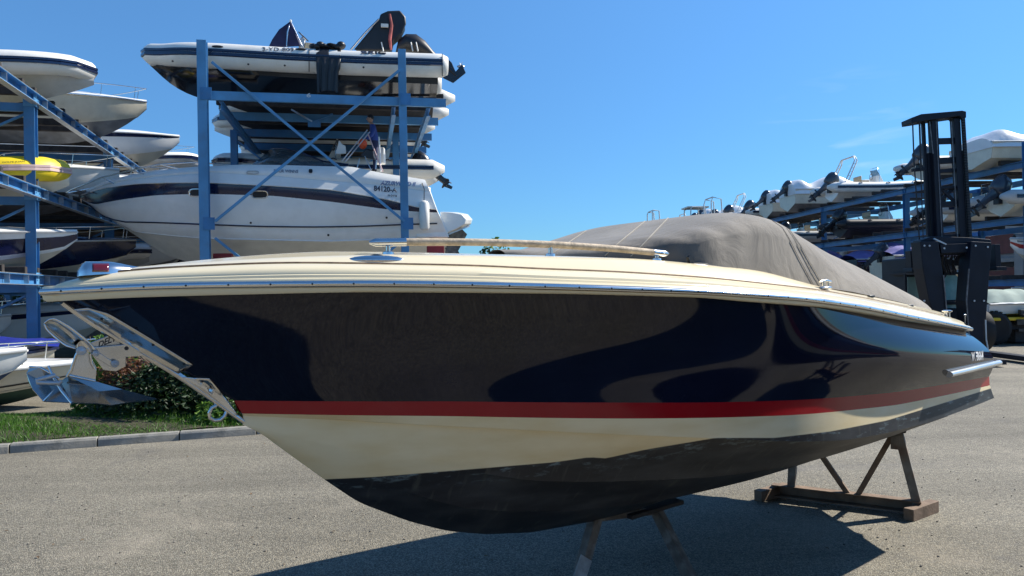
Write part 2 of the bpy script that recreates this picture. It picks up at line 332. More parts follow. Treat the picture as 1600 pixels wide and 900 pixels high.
def clump_pts(n, c, r, lobes=9, seed=1, shell=.75):
    g = np.random.default_rng(seed); cs = g.normal(size=(lobes, 3)); cs /= np.linalg.norm(cs, axis=1)[:, None]; cs *= g.uniform(.35, .75, (lobes, 1)); cs[:, 2] = np.abs(cs[:, 2])*.9
    ls = g.uniform(.28, .55, lobes); k = g.integers(0, lobes, n); d = g.normal(size=(n, 3)); d /= np.linalg.norm(d, axis=1)[:, None]; q = g.uniform(0, 1, n)**(1/3.); q = shell+(1-shell)*q*g.uniform(.8, 1.15, n)
    P = cs[k]+d*(ls[k]*q)[:, None]; return V3(c)+P*V3(r)
def bush(name, label, cat, c, r, n, mat, sz, seed, lobes=10, group=None):
    t = thing(name, label, cat, c, 0, group); mb = MB(); P = clump_pts(n, (0, 0, 0), r, lobes, seed); P = P[P[:, 2] > .0]; leaves(mb, P, sz); mb.build('foliage', mat, t, smooth=0, fixn=False)
    mb = MB(); g = random.Random(seed)
    for k in range(7):
        a = g.uniform(0, 6.28); mb.tube([(0, 0, -.1), (r[0]*.2*math.cos(a), r[1]*.2*math.sin(a), r[2]*.4), (r[0]*.55*math.cos(a), r[1]*.55*math.sin(a), r[2]*.85)], [.025, .016, .006], 6)
    mb.build('stem', timber, t); return t
b1 = G(285, 655); b2 = G(205, 640)
bush('evergreen_bush', 'dense dark green bush behind the bow with paler leaves low on its right', 'bush', KP(2.25, 1.5, .1), (1.7, .95, 1.22), 22000, leafd, .05, 3, 16)
bush('leafy_shrub', 'lighter broad-leaved shrub in front of the dark bush beside the kerb', 'shrub', KP(2.75, .55, .1), (.6, .35, .50), 1700, leafl, .062, 5, 8)
bush('low_ground_shrub', 'low bright green plants lining the kerb under the towing eye', 'shrub', KP(3.5, .42, .08), (.9, .25, .26), 2600, leafl, .04, 6, 12)
bush('browned_bush', 'bush with dead rust-brown leaves beside the anchor', 'bush', KP(1.35, 1.75, .55), (.65, .4, .72), 2400, leafr, .045, 8, 9)
bush('bright_green_bush', 'small sunlit yellow-green bush seen through the anchor roller', 'bush', KP(.75, 2.4, .1), (.75, .5, 1.5), 3600, leafl, .06, 9, 9)
# grass
mb = MB(); n = 42000; s_ = rng.uniform(KL0, KL1, n); q_ = rng.uniform(.12, KW, n); hh = rng.uniform(.03, .08, n)*(1+.5*np.sin(s_*3+q_*2)); an = rng.uniform(0, 6.28, n)
zz = .11+.10*np.sin(np.pi*(q_-.14)/(KW-.14))
P = K0[None, :]+kd[None, :]*s_[:, None]+kn[None, :]*q_[:, None]; wv = np.stack([np.cos(an), np.sin(an)], 1)*.006; lean = rng.normal(size=(n, 2))*.035
A_ = np.concatenate([P-wv, zz[:, None]], 1); B_ = np.concatenate([P+wv, zz[:, None]], 1); C_ = np.concatenate([P+lean, (zz+hh)[:, None]], 1)
v = np.stack([A_, B_, C_], 1).reshape(-1, 3); mb.v = [tuple(x) for x in v]; mb.f = [(3*i, 3*i+1, 3*i+2) for i in range(n)]; mb.mi = [0]*n
o = mb.build('grass', grassm, smooth=0, fixn=False, kind='stuff'); tag(o, 'green grass growing in the kerbed bed at the left', 'grass')

# ================================================================== MAIN BOAT
FR = Frame((-1.97, 3.15), (.821, .571))
def shp(b, t0, tm, p, bt, te):
    def g(t):
        if t <= t0: return 0.
        if t < tm: return b*(1-(1-(t-t0)/(tm-t0))**p)
        return b-(b-bt)*((t-tm)/(te-tm))**2.2
    return g
bs = shp(1.15, 0, 3.6, 2.2, .86, 6.6); bst = shp(1.12, .72, 4.2, 2.0, 1.02, 6.6); _bc = shp(1.10, .76, 4.4, 1.9, 1.0, 6.6); bc = lambda t: min(_bc(t), max(0., bst(t)-.012))
def boff(off):                                    # sheer plan offset inwards (+) or outwards (-)
    if off >= 0: return lambda t: max(0., bs(t)-off)
    return lambda t: (0. if t < off else (bs(t) - off*min(1., math.sqrt(max(0., (t-off)/.12)))))
px_nt = [(94, 469), (185, 464), (325, 460), (540, 455), (700, 456), (890, 458), (1100, 464), (1147, 469), (1290, 480), (1399, 499), (1515, 518)]
px_rail = [(92, 455), (146, 452), (216, 448), (294, 446), (376, 445), (457, 444), (560, 443), (692, 444), (827, 447), (963, 451), (1100, 456), (1260, 467), (1350, 480), (1429, 497), (1516, 514)]
px_trim = [(150, 429), (200, 422), (316, 416), (427, 411), (545, 412), (715, 415), (780, 417), (820, 420), (960, 425), (1100, 434), (1270, 452), (1350, 466), (1429, 483), (1515, 506)]
px_deck = [(205, 417), (316, 408), (457, 400), (604, 397), (780, 399), (855, 400), (1000, 404), (1100, 413), (1180, 421), (1245, 440), (1290, 452), (1350, 462), (1429, 479), (1513, 503)]
px_rt = [(368, 626), (700, 627), (960, 629), (1100, 629), (1250, 625), (1400, 613), (1545, 588)]
px_rb = [(375, 646), (700, 650), (960, 654), (1100, 653), (1250, 648), (1400, 633), (1547, 602)]
px_ch = [(378, 651), (510, 655), (720, 667), (885, 675), (1122, 685), (1232, 690), (1310, 688), (1367, 679), (1442, 661), (1542, 624)]
px_kl = [(94, 469), (135, 499), (279, 586), (372, 652), (505, 748), (560, 785), (640, 815), (700, 830), (760, 835), (830, 832), (925, 815), (985, 800), (1035, 782), (1232, 722), (1367, 684)]
def zf(px, bf, wd=.25): return smooth_fn(*FR.solve(px, bf), wd)
z_nt, z_rt, z_rb, z_ch = zf(px_nt, bs), zf(px_rt, bst), zf(px_rb, bst), zf(px_ch, bc)
z_kl = zf(px_kl, lambda t: 0., .1)
z_rail, z_trim, z_deck = zf(px_rail, boff(-.05), .3), zf(px_trim, boff(.10), .3), zf(px_deck, boff(.26), .3)
NS = 150
us = [(i/NS)**1.25 for i in range(NS+1)]
def rowpts(bf, zfn, t0, t1): return [(t0+(t1-t0)*u, bf(t0+(t1-t0)*u), zfn(t0+(t1-t0)*u)) for u in us]
TE = 6.35
rk = rowpts(lambda t: 0., z_kl, .775, TE+.12); rc = rowpts(bc, z_ch, .775, TE+.10); rb_ = rowpts(bst, z_rb, .765, TE+.04); rt = rowpts(bst, z_rt, .735, TE+.03)
rn = rowpts(bs, z_nt, 0.0, TE-.16)
rows = []; rmat = []
def sm(x, a, b): x = min(1, max(0, (x-a)/(b-a))); return x*x*(3-2*x)
VB = [0, .1, .2, .3, .34, .36, .45, .55, .64, .66, .74, .83, .92]; NB = len(VB)
for j in range(NB):
    v = VB[j]; r = []
    for i in range(NS+1):
        K = rk[i]; Cc = rc[i]; t = K[0]+(Cc[0]-K[0])*v; b = K[1]+(Cc[1]-K[1])*v; z = K[2]+(Cc[2]-K[2])*v
        conv = .05*math.sin(math.pi*v)*(1-sm(t, 3, 6)); z -= conv*.6; b += conv*.7*min(1, Cc[1]/.4)
        for vs_, t0_ in ((.66, 1.75), (.36, 1.45)):
            if abs(v-vs_) < 1e-6: z -= .028*sm(t, t0_, t0_+.5); b += .008*sm(t, t0_, t0_+.5)
        r.append((t, b, z))
    rows.append(r); rmat.append(0)
rows.append([(a[0], a[1], a[2]) for a in rc]); rmat.append(0)
rows.append([(a[0], a[1]+.03*sm(a[0], .8, 1.5), a[2]+.004) for a in rc]); rmat.append(0)
rows.append(rb_); rmat.append(1); rows.append(rt)
NSD = 16
for j in range(1, NSD+1):
    v = j/NSD; r = []
    for i in range(NS+1):
        K = rt[i]; Cc = rn[i]; t = K[0]+(Cc[0]-K[0])*v; b = K[1]+(Cc[1]-K[1])*v; z = K[2]+(Cc[2]-K[2])*v
        q = sm(t, 2.4, 5.4); b += math.sin(math.pi*v)*(-.07*(1-q)*min(1, t/1.5)*sm(t, .3, 1.5)+.11*q)
        r.append((t, b, z))
    rmat.append(2); rows.append(r)
# paint boundary
PBX = [(-50, 749), (504, 749), (585, 745), (735, 733), (866, 722), (922, 714), (947, 716), (1004, 703), (1118, 684), (1210, 684), (1297, 674), (1385, 657), (1547, 607), (1700, 560)]
pbx, pby = zip(*PBX)
boat = thing('motorboat', 'large motorboat in the foreground with navy sides, red stripe and cream deck', 'boat', FR.o, FR.rot)
def boatmat_bottom():
    mt = bpy.data.materials.new('cream_and_antifoul'); mt.use_nodes = True; n = mt.node_tree; L = n.links.new; b = n.nodes['Principled BSDF']; N = n.nodes.new
    at = N('ShaderNodeAttribute'); at.attribute_name = 'paint'; tc = N('ShaderNodeTexCoord')
    mp = N('ShaderNodeMapping'); mp.inputs['Scale'].default_value = (2.5, 2.5, 9); L(tc.outputs['Object'], mp.inputs[0])
    z = N('ShaderNodeTexNoise'); z.inputs['Scale'].default_value = 3; z.inputs['Detail'].default_value = 10; z.inputs['Roughness'].default_value = .75; L(mp.outputs[0], z.inputs[0])
    def mr(x, a, c, lo, hi, cl=True):
        r = N('ShaderNodeMapRange'); r.inputs[1].default_value = a; r.inputs[2].default_value = c; r.inputs[3].default_value = lo; r.inputs[4].default_value = hi; r.clamp = cl; L(x, r.inputs[0]); return r.outputs[0]
    def math_(op, a, c):
        q = N('ShaderNodeMath'); q.operation = op; (L(a, q.inputs[0]) if not isinstance(a, float) else setattr(q.inputs[0], 'default_value', a)); (L(c, q.inputs[1]) if not isinstance(c, float) else setattr(q.inputs[1], 'default_value', c)); return q.outputs[0]
    mask = mr(at.outputs['Fac'], -.4, .8, 0, 1)
    # scuffed edge: chalky blue-white flakes just under the line
    edge = math_('MULTIPLY', mr(at.outputs['Fac'], 0., 26., 1, 0), mr(z.outputs[0], .54, .62, 0, 1))
    z2 = N('ShaderNodeTexNoise'); z2.inputs['Scale'].default_value = 1.1; z2.inputs['Detail'].default_value = 8; L(mp.outputs[0], z2.inputs[0])
    blk = N('ShaderNodeMixRGB'); blk.inputs[1].default_value = (.012, .014, .019, 1); blk.inputs[2].default_value = (.045, .05, .056, 1); L(mr(z2.outputs[0], .42, .72, 0, 1), blk.inputs[0])
    sc = N('ShaderNodeMixRGB'); sc.inputs[2].default_value = (.20, .28, .31, 1); L(math_('MULTIPLY', edge, .75), sc.inputs[0]); L(blk.outputs[0], sc.inputs[1])
    mpz = N('ShaderNodeMapping'); mpz.inputs['Scale'].default_value = (14, 3, 1.2); L(tc.outputs['Object'], mpz.inputs[0])
    z3 = N('ShaderNodeTexNoise'); z3.inputs['Scale'].default_value = 2; z3.inputs['Detail'].default_value = 8; L(mpz.outputs[0], z3.inputs[0])
    sk = N('ShaderNodeMixRGB'); sk.inputs[2].default_value = (.10, .11, .09, 1); L(mr(z3.outputs[0], .58, .78, 0, .55), sk.inputs[0]); L(sc.outputs[0], sk.inputs[1])
    cr = N('ShaderNodeMixRGB'); cr.inputs[1].default_value = (.88, .76, .50, 1); cr.inputs[2].default_value = (.80, .65, .37, 1); L(mr(z2.outputs[0], .38, .7, 0, 1), cr.inputs[0])
    f = N('ShaderNodeMixRGB'); L(mask, f.inputs[0]); L(cr.outputs[0], f.inputs[1]); L(sk.outputs[0], f.inputs[2]); L(f.outputs[0], b.inputs['Base Color'])
    L(mr(mask, 0, 1, .14, .5), b.inputs['Roughness']); 
    return mt
M_bot = boatmat_bottom()
M_red = pm('boot_stripe_red', (.36, .004, .010), .18, var=.05, coat=.1, spec=.35, dirt=((.45, .10, .08), .10))
M_navy = pm('navy_gelcoat', (.0055, .0075, .019), .045, var=.2, coat=.08, spec=.40, dirt=((.014, .015, .03), .3), dscale=1.2)
M_cream = pm('cream_gelcoat', (.84, .73, .49), .2, var=.04, coat=.4, dirt=((.5, .42, .28), .25), dscale=1.5)
M_trim = pm('grubby_brown_trim', (.20, .13, .08), .8, var=.4, vs=25)
def hullpart(name, r0, r1, mat, attr=False, ang=50):
    mb = MB()
    rr = rows[r0:r1+1]
    port = [[(t, -b, z) for t, b, z in r] for r in rr]; star = [[(t, b, z) for t, b, z in r] for r in rr]
    mb.loft(port, ring=False); mb.loft([r[::-1] for r in star], ring=False)
    o = mb.build(name, mat, boat, smooth=ang)
    if attr:
        a = o.data.attributes.new('paint', 'FLOAT', 'POINT'); vals = []
        for v in o.data.vertices:
            x, y, z = v.co; wx = FR.W(x, abs(y), z); q = projpx(wx); vals.append(q[1]-np.interp(q[0], pbx, pby))
        a.data.foreach_set('value', vals)
    return o
h1 = hullpart('bottom_hull', 0, NB+2, M_bot, True, 22); h2 = hullpart('boot_stripe', NB+2, NB+3, M_red); h3 = hullpart('hull_side', NB+3, NB+3+NSD, M_navy)
# transom, rounded aft
mb = MB(); st = [r[-1] for r in rows]
mb.loft([[(t+.06*(1-(k/6)**2)*0-.0, y, z) for (t, b, z) in st for y in [b*k/6]] for k in range(-6, 7)], ring=False); mb.build('transom', M_navy, boat)
# deck mouldings
def mrow(off, zfn, dz=0., t1=TE-.14):
    bf = boff(off); t0 = off
    if off > 0:
        t0 = 0
        while bs(t0) <= off: t0 += .004
    return [(a, -b, z+dz) for a, b, z in rowpts(bf, zfn, t0, t1)]
mid = lambda f1, f2, k: (lambda t: f1(t)*(1-k)+f2(t)*k)
prof = [(0.0, z_nt, -.004), (-.03, z_nt, -.004), (-.043, z_nt, .006), (-.047, mid(z_nt, z_rail, .6), 0), (-.047, z_rail, -.016), (-.047, z_rail, .016), (-.04, z_rail, .024),
        (-.012, mid(z_rail, z_trim, .30), 0), (-.008, mid(z_rail, z_trim, .42), 0), (.0, mid(z_rail, z_trim, .46), 0), (.004, mid(z_rail, z_trim, .60), 0), (.03, mid(z_rail, z_trim, .78), 0), (.07, mid(z_rail, z_trim, .95), 0), (.10, z_trim, 0.)]
mb = MB(); mb.loft([mrow(*p) for p in prof], ring=False)
mb.loft([[(x, -y, z) for x, y, z in mrow(*p)] for p in prof], ring=False); gun = mb.build('gunwale_moulding', M_cream, boat, smooth=40)
mb = MB(); tr = mrow(.103, z_trim, .002); mb.tube(tr[::2], .0065, 6); mb.tube([(x, -y, z) for x, y, z in tr[::2]], .0065, 6); mb.build('deck_joint', M_trim, boat)
prof2 = [(.10, z_trim, 0.), (.125, mid(z_trim, z_deck, .25), 0), (.17, mid(z_trim, z_deck, .7), 0), (.22, mid(z_trim, z_deck, .93), 0), (.26, z_deck, 0)]
mb = MB(); rws = [mrow(*p) for p in prof2]
bf26 = boff(.26)
dk = rws[-1]
for k in (.75, .5, .25, 0): rws.append([(x+(1-k)*(0 if i else 0), y*k, z+.035*(1-k*k)*min(1, -y/.4)) for i, (x, y, z) in enumerate(dk)])
mb.loft(rws, ring=False); mb.loft([[(x, -y, z) for x, y, z in r] for r in rws], ring=False); mb.build('deck', M_cream, boat, smooth=60)
# rub rail: polished steel half round with screws
rr_ = mrow(-.05, z_rail, 0)
mb = MB(); mb.tube(rr_[::2]+[rr_[-1]], .0145, 10); mb.tube([(x, -y, z) for x, y, z in rr_[::2]], .0145, 8); mb.build('rub_rail', chrome, boat, smooth=60)
PT = np.array(rr_); seg = np.r_[0, np.cumsum(np.linalg.norm(np.diff(PT, axis=0), axis=1))]; base = None
for k, s in enumerate(np.arange(.1, seg[-1]-.05, .175)):
    p = [np.interp(s, seg, PT[:, j]) for j in range(3)]; p2 = [np.interp(s+.02, seg, PT[:, j]) for j in range(3)]; d = nrm(V3(p2)-V3(p)); ndir = nrm(np.cross(d, (0, 0, 1)))
    if base is None:
        mb = MB(); mb.lathe([(0, -.002), (.0045, 0), (.0045, .002), (0.0, .004)], n=8); base = mb.build('screw', darkmetal, boat); o = base
    else: o = base.copy(); COL.objects.link(o)
    o.location = tuple(V3(p)+ndir*.0135); o.rotation_euler = Vector(ndir).to_track_quat('Z', 'Y').to_euler()
# BVH of hull for patches
def bvh(objs):
    vs = []; fs = []
    for o in objs:
        k = len(vs); vs += [v.co.copy() for v in o.data.vertices]; fs += [[i+k for i in p.vertices] for p in o.data.polygons]
    return BVHTree.FromPolygons(vs, fs)
HB = bvh([h1, h2, h3, gun])
def toloc(fr, p):
    q = V3(p)-fr.o; return (float(q@fr.a), float(-(q@fr.n)), float(q[2]))
def hit(px, py, off=.004, fr=FR, tree=None, fb=0.):
    tree = tree or HB
    o = Vector(toloc(fr, CC)); d = Vector(toloc(fr, CC+ray(px, py)*1.0))-o; d.normalize()
    loc, no, ix, ds = tree.ray_cast(o, d)
    if loc is None: return None
    if no.dot(d) > 0: no = -no
    return tuple(loc+no*off)
def patch(name, top, bot, mat, nu=24, nv=5, off=.004, th=.003, bfall=.012, parent=None):
    def samp(pl, u):
        pl = V3(pl); sg = np.r_[0, np.cumsum(np.linalg.norm(np.diff(pl, axis=0), axis=1))]; return np.array([np.interp(u*sg[-1], sg, pl[:, 0]), np.interp(u*sg[-1], sg, pl[:, 1])])
    ringl = []
    for i in range(nu+1):
        a = samp(top, i/nu); b = samp(bot, i/nu); r = []
        for j in range(nv+1):
            q = a+(b-a)*j/nv; h = hit(q[0], q[1], off); r.append(h if h else FR.L(q[0], q[1], bfall))
        ringl.append(r)
    mb = MB(); mb.loft(ringl, ring=False); return mb.build(name, mat, parent or boat, smooth=50, solid=th)
satin = pm('brushed_stainless', (.62, .61, .59), .16, metal=1., var=.12, vs=5, rvar=.08, dirt=((.35, .3, .22), .35), dscale=6)
patch('upper_stem_plate', [(138, 480), (170, 489), (219, 518), (302, 569)], [(112, 483), (140, 500), (227, 556), (279, 584)], satin)
patch('lower_stem_plate', [(283, 589), (327, 590), (350, 617), (372, 649)], [(286, 591), (310, 607), (340, 630), (366, 649)], satin)
mb = MB()
for q in ((288, 567), (240, 537), (160, 497), (317, 594), (340, 620), (364, 646)):
    p = hit(*q, .006)
    if p: mb.ell(p, (.007, .006, .007), 10, 6)
mb.build('plate_screws', darkmetal, boat)
# stainless stem strip underneath
mb = MB(); mb.tube([(t, 0, z_kl(t)-.0) for t in np.linspace(.03, .78, 24)], .014, 8); mb.build('stem_band', satin, boat)
# towing eye
mb = MB(); cpx = [(338, 634), (331, 637), (327, 645), (328, 653), (335, 657), (344, 656), (351, 650), (354, 643)]
mb.tube([FR.L(x, y, 0) for x, y in cpx], .0085, 8); mb.build('towing_eye', chrome, boat, smooth=60)
# registration text and stern spray rail
q0 = (1518, 554.5); 
def regfn(u, v):
    x = 1516.5+19*u; y = 565-2.5*u-14.5*v
    h = hit(x, y, .004); return h if h else FR.L(x, y, .95)
text_on('registration_number', 'W F8664', regfn, pm('white_lettering', (.75, .75, .74), .5), boat, bold=.03)
pts = []
for k in range(15):
    x = 1480+(1548-1480)*k/14; y = 583.5-(583.5-568)*k/14; h = hit(x, y, .014)
    if h: pts.append(h)
dlast = nrm(V3(pts[-1])-V3(pts[-4])); pts.append(tuple(V3(pts[-1])+dlast*.14)); 
mb = MB(); mb.tube(pts, .028, 10, sx=.8); mb.build('stern_rub_strake', pm('strake_white_metal', (.72, .72, .70), .18, metal=.6), boat, smooth=60)
# swim platform end peeping past the transom
mb = MB(); zt = pts[-2][2]
mb.prism([(TE-.05, -.9, zt+.02), (TE+.22, -.85, zt+.02), (TE+.42, -.5, zt+.02), (TE+.45, 0, zt+.02), (TE+.42, .5, zt+.02), (TE+.22, .85, zt+.02), (TE-.05, .9, zt+.02)], (0, 0, .05)); mb.build('swim_platform', blackhull, boat, bevel=.01)
# reboarding chrome fittings on the aft deck
def deckpt(px, py, off): 
    T, Z = FR.solve([(px, py)], boff(off)); return (T[0], -boff(off)(T[0]), Z[0])
p = deckpt(1480, 492, .1); mb = MB(); mb.lathe([(.022, -.02), (.022, .02), (.036, .024), (.038, .034), (.02, .04)], o=p, n=14); mb.build('filler_cap', chrome, boat, smooth=40)
p = deckpt(1508, 505, .08); mb = MB(); mb.tube([p, (p[0], p[1], p[2]+.07)], .006, 8); mb.ell((p[0], p[1], p[2]+.07), (.01, .01, .01)); mb.build('flag_socket', chrome, boat)
for px_, py_ in ((1361, 463), (1422, 478)):
    p = deckpt(px_, py_, .16); mb = MB(); mb.box(p, (.07, .02, .018)); mb.build('snap_hook', darkmetal, boat, bevel=.004)
# cleat by the cover's corner
p = deckpt(1290, 447, .13); mb = MB(); mb.tube([V3(p)+(-.06, 0, .028), V3(p)+(0, 0, .036), V3(p)+(.06, 0, .028)], [.007, .011, .007], 8)
for k in (-.025, .025): mb.tube([V3(p)+(k, 0, -.02), V3(p)+(k, 0, .03)], .008, 8)
mb.ell(V3(p)+(0, 0, -.01), (.07, .025, .012)); mb.build('cleat', chrome, boat, smooth=50)
# oval pull-up cleat plate on the foredeck
p = V3(deckpt(588, 405, .17)); p2 = V3(deckpt(540, 406, .17)); p3 = V3(deckpt(636, 406, .17)); d = nrm(p3-p2); ln = np.linalg.norm(p3-p2)/2
sdv = nrm(np.cross(d, (0, 0, 1))); upv = np.cross(sdv, d)
mb = MB(); mb.ell((p2+p3)/2+np.array([0, 0, -.004]), (ln, .05, .026), 24, 8, (d, sdv, upv)); mb.build('oval_deck_fitting', chrome, boat, smooth=60)
mb = MB(); mb.ell((p2+p3)/2+np.array([0, 0, .020]), (.03, .018, .006), 16, 6, (d, sdv, upv)); mb.build('fitting_hole', darkmetal, boat)
# bow light: chrome housing with red lens
l0 = V3(deckpt(160, 424, .12)); t_, z_ = FR.PB(121, 425, .08)
tA, zA = FR.PB(123, 424, .05); tB, zB = FR.PB(232, 417, .05); zc, = [FR.PB(150, 409, .05)[1]]
rings = []
for k in range(19):
    q = k/18; t = tA+(tB-tA)*q; zb = zA+(zB-zA)*q-.02; top = zb+.02+(zc-zb-.016)*(min(1, (q/.10+.04))**.5)*(1-sm(q, .4, 1.05))
    wd = .075*(min(1, q/.10+.35))**.5*(1-.75*sm(q, .35, 1)); r = []
    for j in range(13):
        a = math.pi*j/12; r.append((t, -.045*0-wd*math.cos(a)*(1 if True else 0)-.0, zb+(top-zb)*math.sin(a)**.75))
    rings.append(r)
mb = MB(); mb.loft(rings, ring=False, cap=False); mb.add(rings[0], [tuple(range(13))]); mb.build('bow_light_housing', chrome, boat, smooth=60)
redl = pm('red_lens', (.10, .004, .006), .12, spec=.8, coat=.6)
LB = bvh([bpy.data.objects['bow_light_housing']])
mb = MB(); gr = []
for i in range(9):
    r = []
    for j in range(5):
        x = 144+26*i/8; y = 413+11.5*j/4-(.8 if i else 0)*.0; h = hit(x, y, .003, FR, LB); r.append(h or FR.L(x, y, .07))
    gr.append(r)
mb.loft(gr, ring=False); mb.build('red_lens', redl, boat, smooth=60, solid=.004)
# hand rail
RB = boff(.30)
def railpts(pxl, n=30):
    T, Z = FR.solve(pxl, RB); f = smooth_fn(T, Z, .15); return [(t, -RB(t), f(t)) for t in np.linspace(T[0], T[-1], n)]
wood = pm('pale_sunbleached_timber', (.50, .40, .28), .7, var=.3, vs=30, bump=.3, bs=80)
allr = railpts([(577, 379), (650, 378), (750, 378.5), (860, 382), (960, 388.5), (1044, 397)], 60)
def sub(a, b): return [p for p in allr if a <= projpx(FR.W(p[0], -p[1], p[2]))[0] <= b]
mb = MB(); mb.tube(sub(629, 1026), .0185, 12); mb.build('hand_rail', wood, boat, smooth=60)
e1 = sub(570, 636); e2 = sub(1018, 1050)
mb = MB(); mb.tube(e1, [.008]+[.020]*(len(e1)-1), 12); mb.build('rail_end', chrome, boat, smooth=50)
mb = MB(); mb.tube(e2, [.020]*(len(e2)-1)+[.010], 12); mb.build('rail_end', chrome, boat, smooth=50)
for xx in (606, 861, 1027):
    p = min(allr, key=lambda p: abs(projpx(FR.W(p[0], -p[1], p[2]))[0]-xx)); zd = z_deck(p[0])
    mb = MB(); mb.tube([(p[0], p[1], zd-.03), p], .012, 10); mb.lathe([(.03, -.01), (.028, .012), (.014, .018)], o=(p[0], p[1], zd), n=14); mb.build('rail_post', chrome, boat, smooth=50)
# dark gasket / wiper line along the windscreen foot
T, Z = FR.solve([(1080, 413), (1112, 415), (1155, 420), (1200, 428), (1235, 439), (1279, 452)], boff(.235)); f = smooth_fn(T, Z, .1)
gk = [(t, -boff(.235)(t), f(t)+.004) for t in np.linspace(T[0], T[-1], 24)]
mb = MB(); mb.tube(gk, [.004]+[.009]*20+[.011, .01, .004], 8); mb.build('windscreen_gasket', blackrub, boat)
p = V3(gk[0]); mb = MB(); mb.bar(p+(0, 0, -.01), p+(-.02, 0, .04), .02, .025); mb.bar(p+(-.02, 0, .04), p+(.02, 0, .03), .012, .012); mb.build('cover_clip', darkmetal, boat)

# ---------------- boat cover (canvas): its own thing
canvas = bpy.data.materials.new('canvas'); canvas.use_nodes = True
n = canvas.node_tree; L = n.links.new; b = n.nodes['Principled BSDF']; N = n.nodes.new; b.inputs['Roughness'].default_value = .85; b.inputs['Sheen Weight'].default_value = .2
tc = N('ShaderNodeTexCoord'); z1 = N('ShaderNodeTexNoise'); z1.inputs['Scale'].default_value = 2.2; z1.inputs['Detail'].default_value = 8; L(tc.outputs['Object'], z1.inputs[0])
cr = N('ShaderNodeValToRGB'); cr.color_ramp.elements[0].position = .35; cr.color_ramp.elements[0].color = (.125, .110, .092, 1); cr.color_ramp.elements[1].position = .7; cr.color_ramp.elements[1].color = (.225, .200, .165, 1)
L(z1.outputs[0], cr.inputs[0]); L(cr.outputs[0], b.inputs['Base Color'])
wv = N('ShaderNodeTexWave'); wv.inputs['Scale'].default_value = 55; wv.inputs['Distortion'].default_value = 1.5; L(tc.outputs['Object'], wv.inputs[0])
mp = N('ShaderNodeMapping'); mp.inputs['Scale'].default_value = (3, 9, 2.2); mp.inputs['Rotation'].default_value = (0, rad(35), 0); L(tc.outputs['Object'], mp.inputs[0])
z2 = N('ShaderNodeTexNoise'); z2.inputs['Scale'].default_value = 1.5; z2.inputs['Detail'].default_value = 5; z2.inputs['Distortion'].default_value = 1.2; L(mp.outputs[0], z2.inputs[0])
bp = N('ShaderNodeBump'); bp.inputs['Strength'].default_value = .28; bp.inputs['Distance'].default_value = .04; L(z2.outputs[0], bp.inputs['Height'])
bp2 = N('ShaderNodeBump'); bp2.inputs['Strength'].default_value = .25; bp2.inputs['Distance'].default_value = .002; L(wv.outputs[0], bp2.inputs['Height']); L(bp.outputs[0], bp2.inputs['Normal']); L(bp2.outputs[0], b.inputs['Normal'])
px_top = [(815, 390), (870, 373), (905, 362), (960, 350), (1010, 342), (1050, 337), (1100, 332.5), (1130, 332), (1165, 334), (1195, 340), (1220, 350), (1240, 363), (1290, 394), (1340, 417), (1380, 438), (1420, 459), (1460, 480), (1505, 503)]
px_low = [(815, 399), (900, 401), (1000, 404), (1040, 407), (1112, 414), (1155, 421), (1200, 430), (1240, 443), (1272, 451), (1300, 456), (1360, 466), (1430, 481), (1506, 505)]
T1, Z1 = FR.solve(px_top, lambda t: .30*sm(t, 1.9, 2.6)); z_rg = smooth_fn(T1, Z1, .10)
ts_ = T1[0]
cov = lambda t: boff(.215)(t)*(sm(t, ts_-.15, ts_+.9)**.55)
T2, Z2 = FR.solve(px_low, cov); z_lw = smooth_fn(T2, Z2, .12)
tend = min(T1[-1], TE-.2)
NC = 120; corr = np.zeros(NC+1); tpx, tpy = zip(*px_top)
def cover_rings():
    rings = []; H_ = []
    for i in range(NC+1):
        t = ts_-.05+(tend-ts_+.05)*i/NC; be = max(cov(t), .02); z0 = z_lw(t)-.01; z1_ = max(z_rg(t)+corr[i], z0+.02); r = []; hs = []
        bx = sm(t, ts_+.1, ts_+.9)*(1-sm(t, 3.7, 4.7)); ex = 2.5+3.2*bx; pw = 1/(1.5+3.2*bx)
        for j in range(49):
            c = -1+2*j/48; yy = math.copysign(abs(c)**(.85-.45*bx), c); hgt = (1-abs(yy)**ex)**pw
            wr = .0035*math.sin(22*t+7*yy+3*math.sin(4*yy))*math.sin(math.pi*min(1, hgt))*(.3+.7*math.sin(3*t+1)**2)
            wr += .010*math.exp(-((t-4.55-.10*abs(yy))/.05)**2)*hgt
            fr_ = .006*math.sin(60*(t*.5+yy*.22))*sm(t, ts_+.1, ts_+.5)*(1-sm(t, ts_+1.1, ts_+1.7))
            r.append((t, yy*be, z0+(z1_-z0)*hgt+wr+fr_*math.sin(math.pi*hgt))); hs.append(hgt)
        rings.append(r); H_.append(hs)
    return rings, H_
for _ in range(10):                      # raise or lower each hoop until the canvas has the measured profile
    rings, H_ = cover_rings(); e_ = np.zeros(NC+1)
    sil = {}
    for i, r in enumerate(rings):
        best = None
        for j in range(0, 49, 2):
            x_, y_ = projpx(FR.W(r[j][0], -r[j][1], r[j][2])); d_ = (np.interp(x_, tpx, tpy)-y_)
            if H_[i][j] > .25 and (best is None or d_ > best[0]): best = (d_, H_[i][j], FR.W(r[j][0], -r[j][1], r[j][2])[1])
        if best: e_[i] = -best[0]*best[2]/FPX/best[1]
    k_ = np.hanning(9); k_ /= k_.sum(); e_ = np.convolve(np.pad(e_, 4, mode='edge'), k_, 'valid'); corr += .7*e_
rings, H_ = cover_rings()
cover = thing('boat_cover', 'grey canvas cover stretched over the windscreen and cockpit of the navy boat', 'boat cover', FR.o, FR.rot)
mb = MB(); mb.loft(rings, ring=False); cobj = mb.build('canvas', canvas, cover, smooth=80)
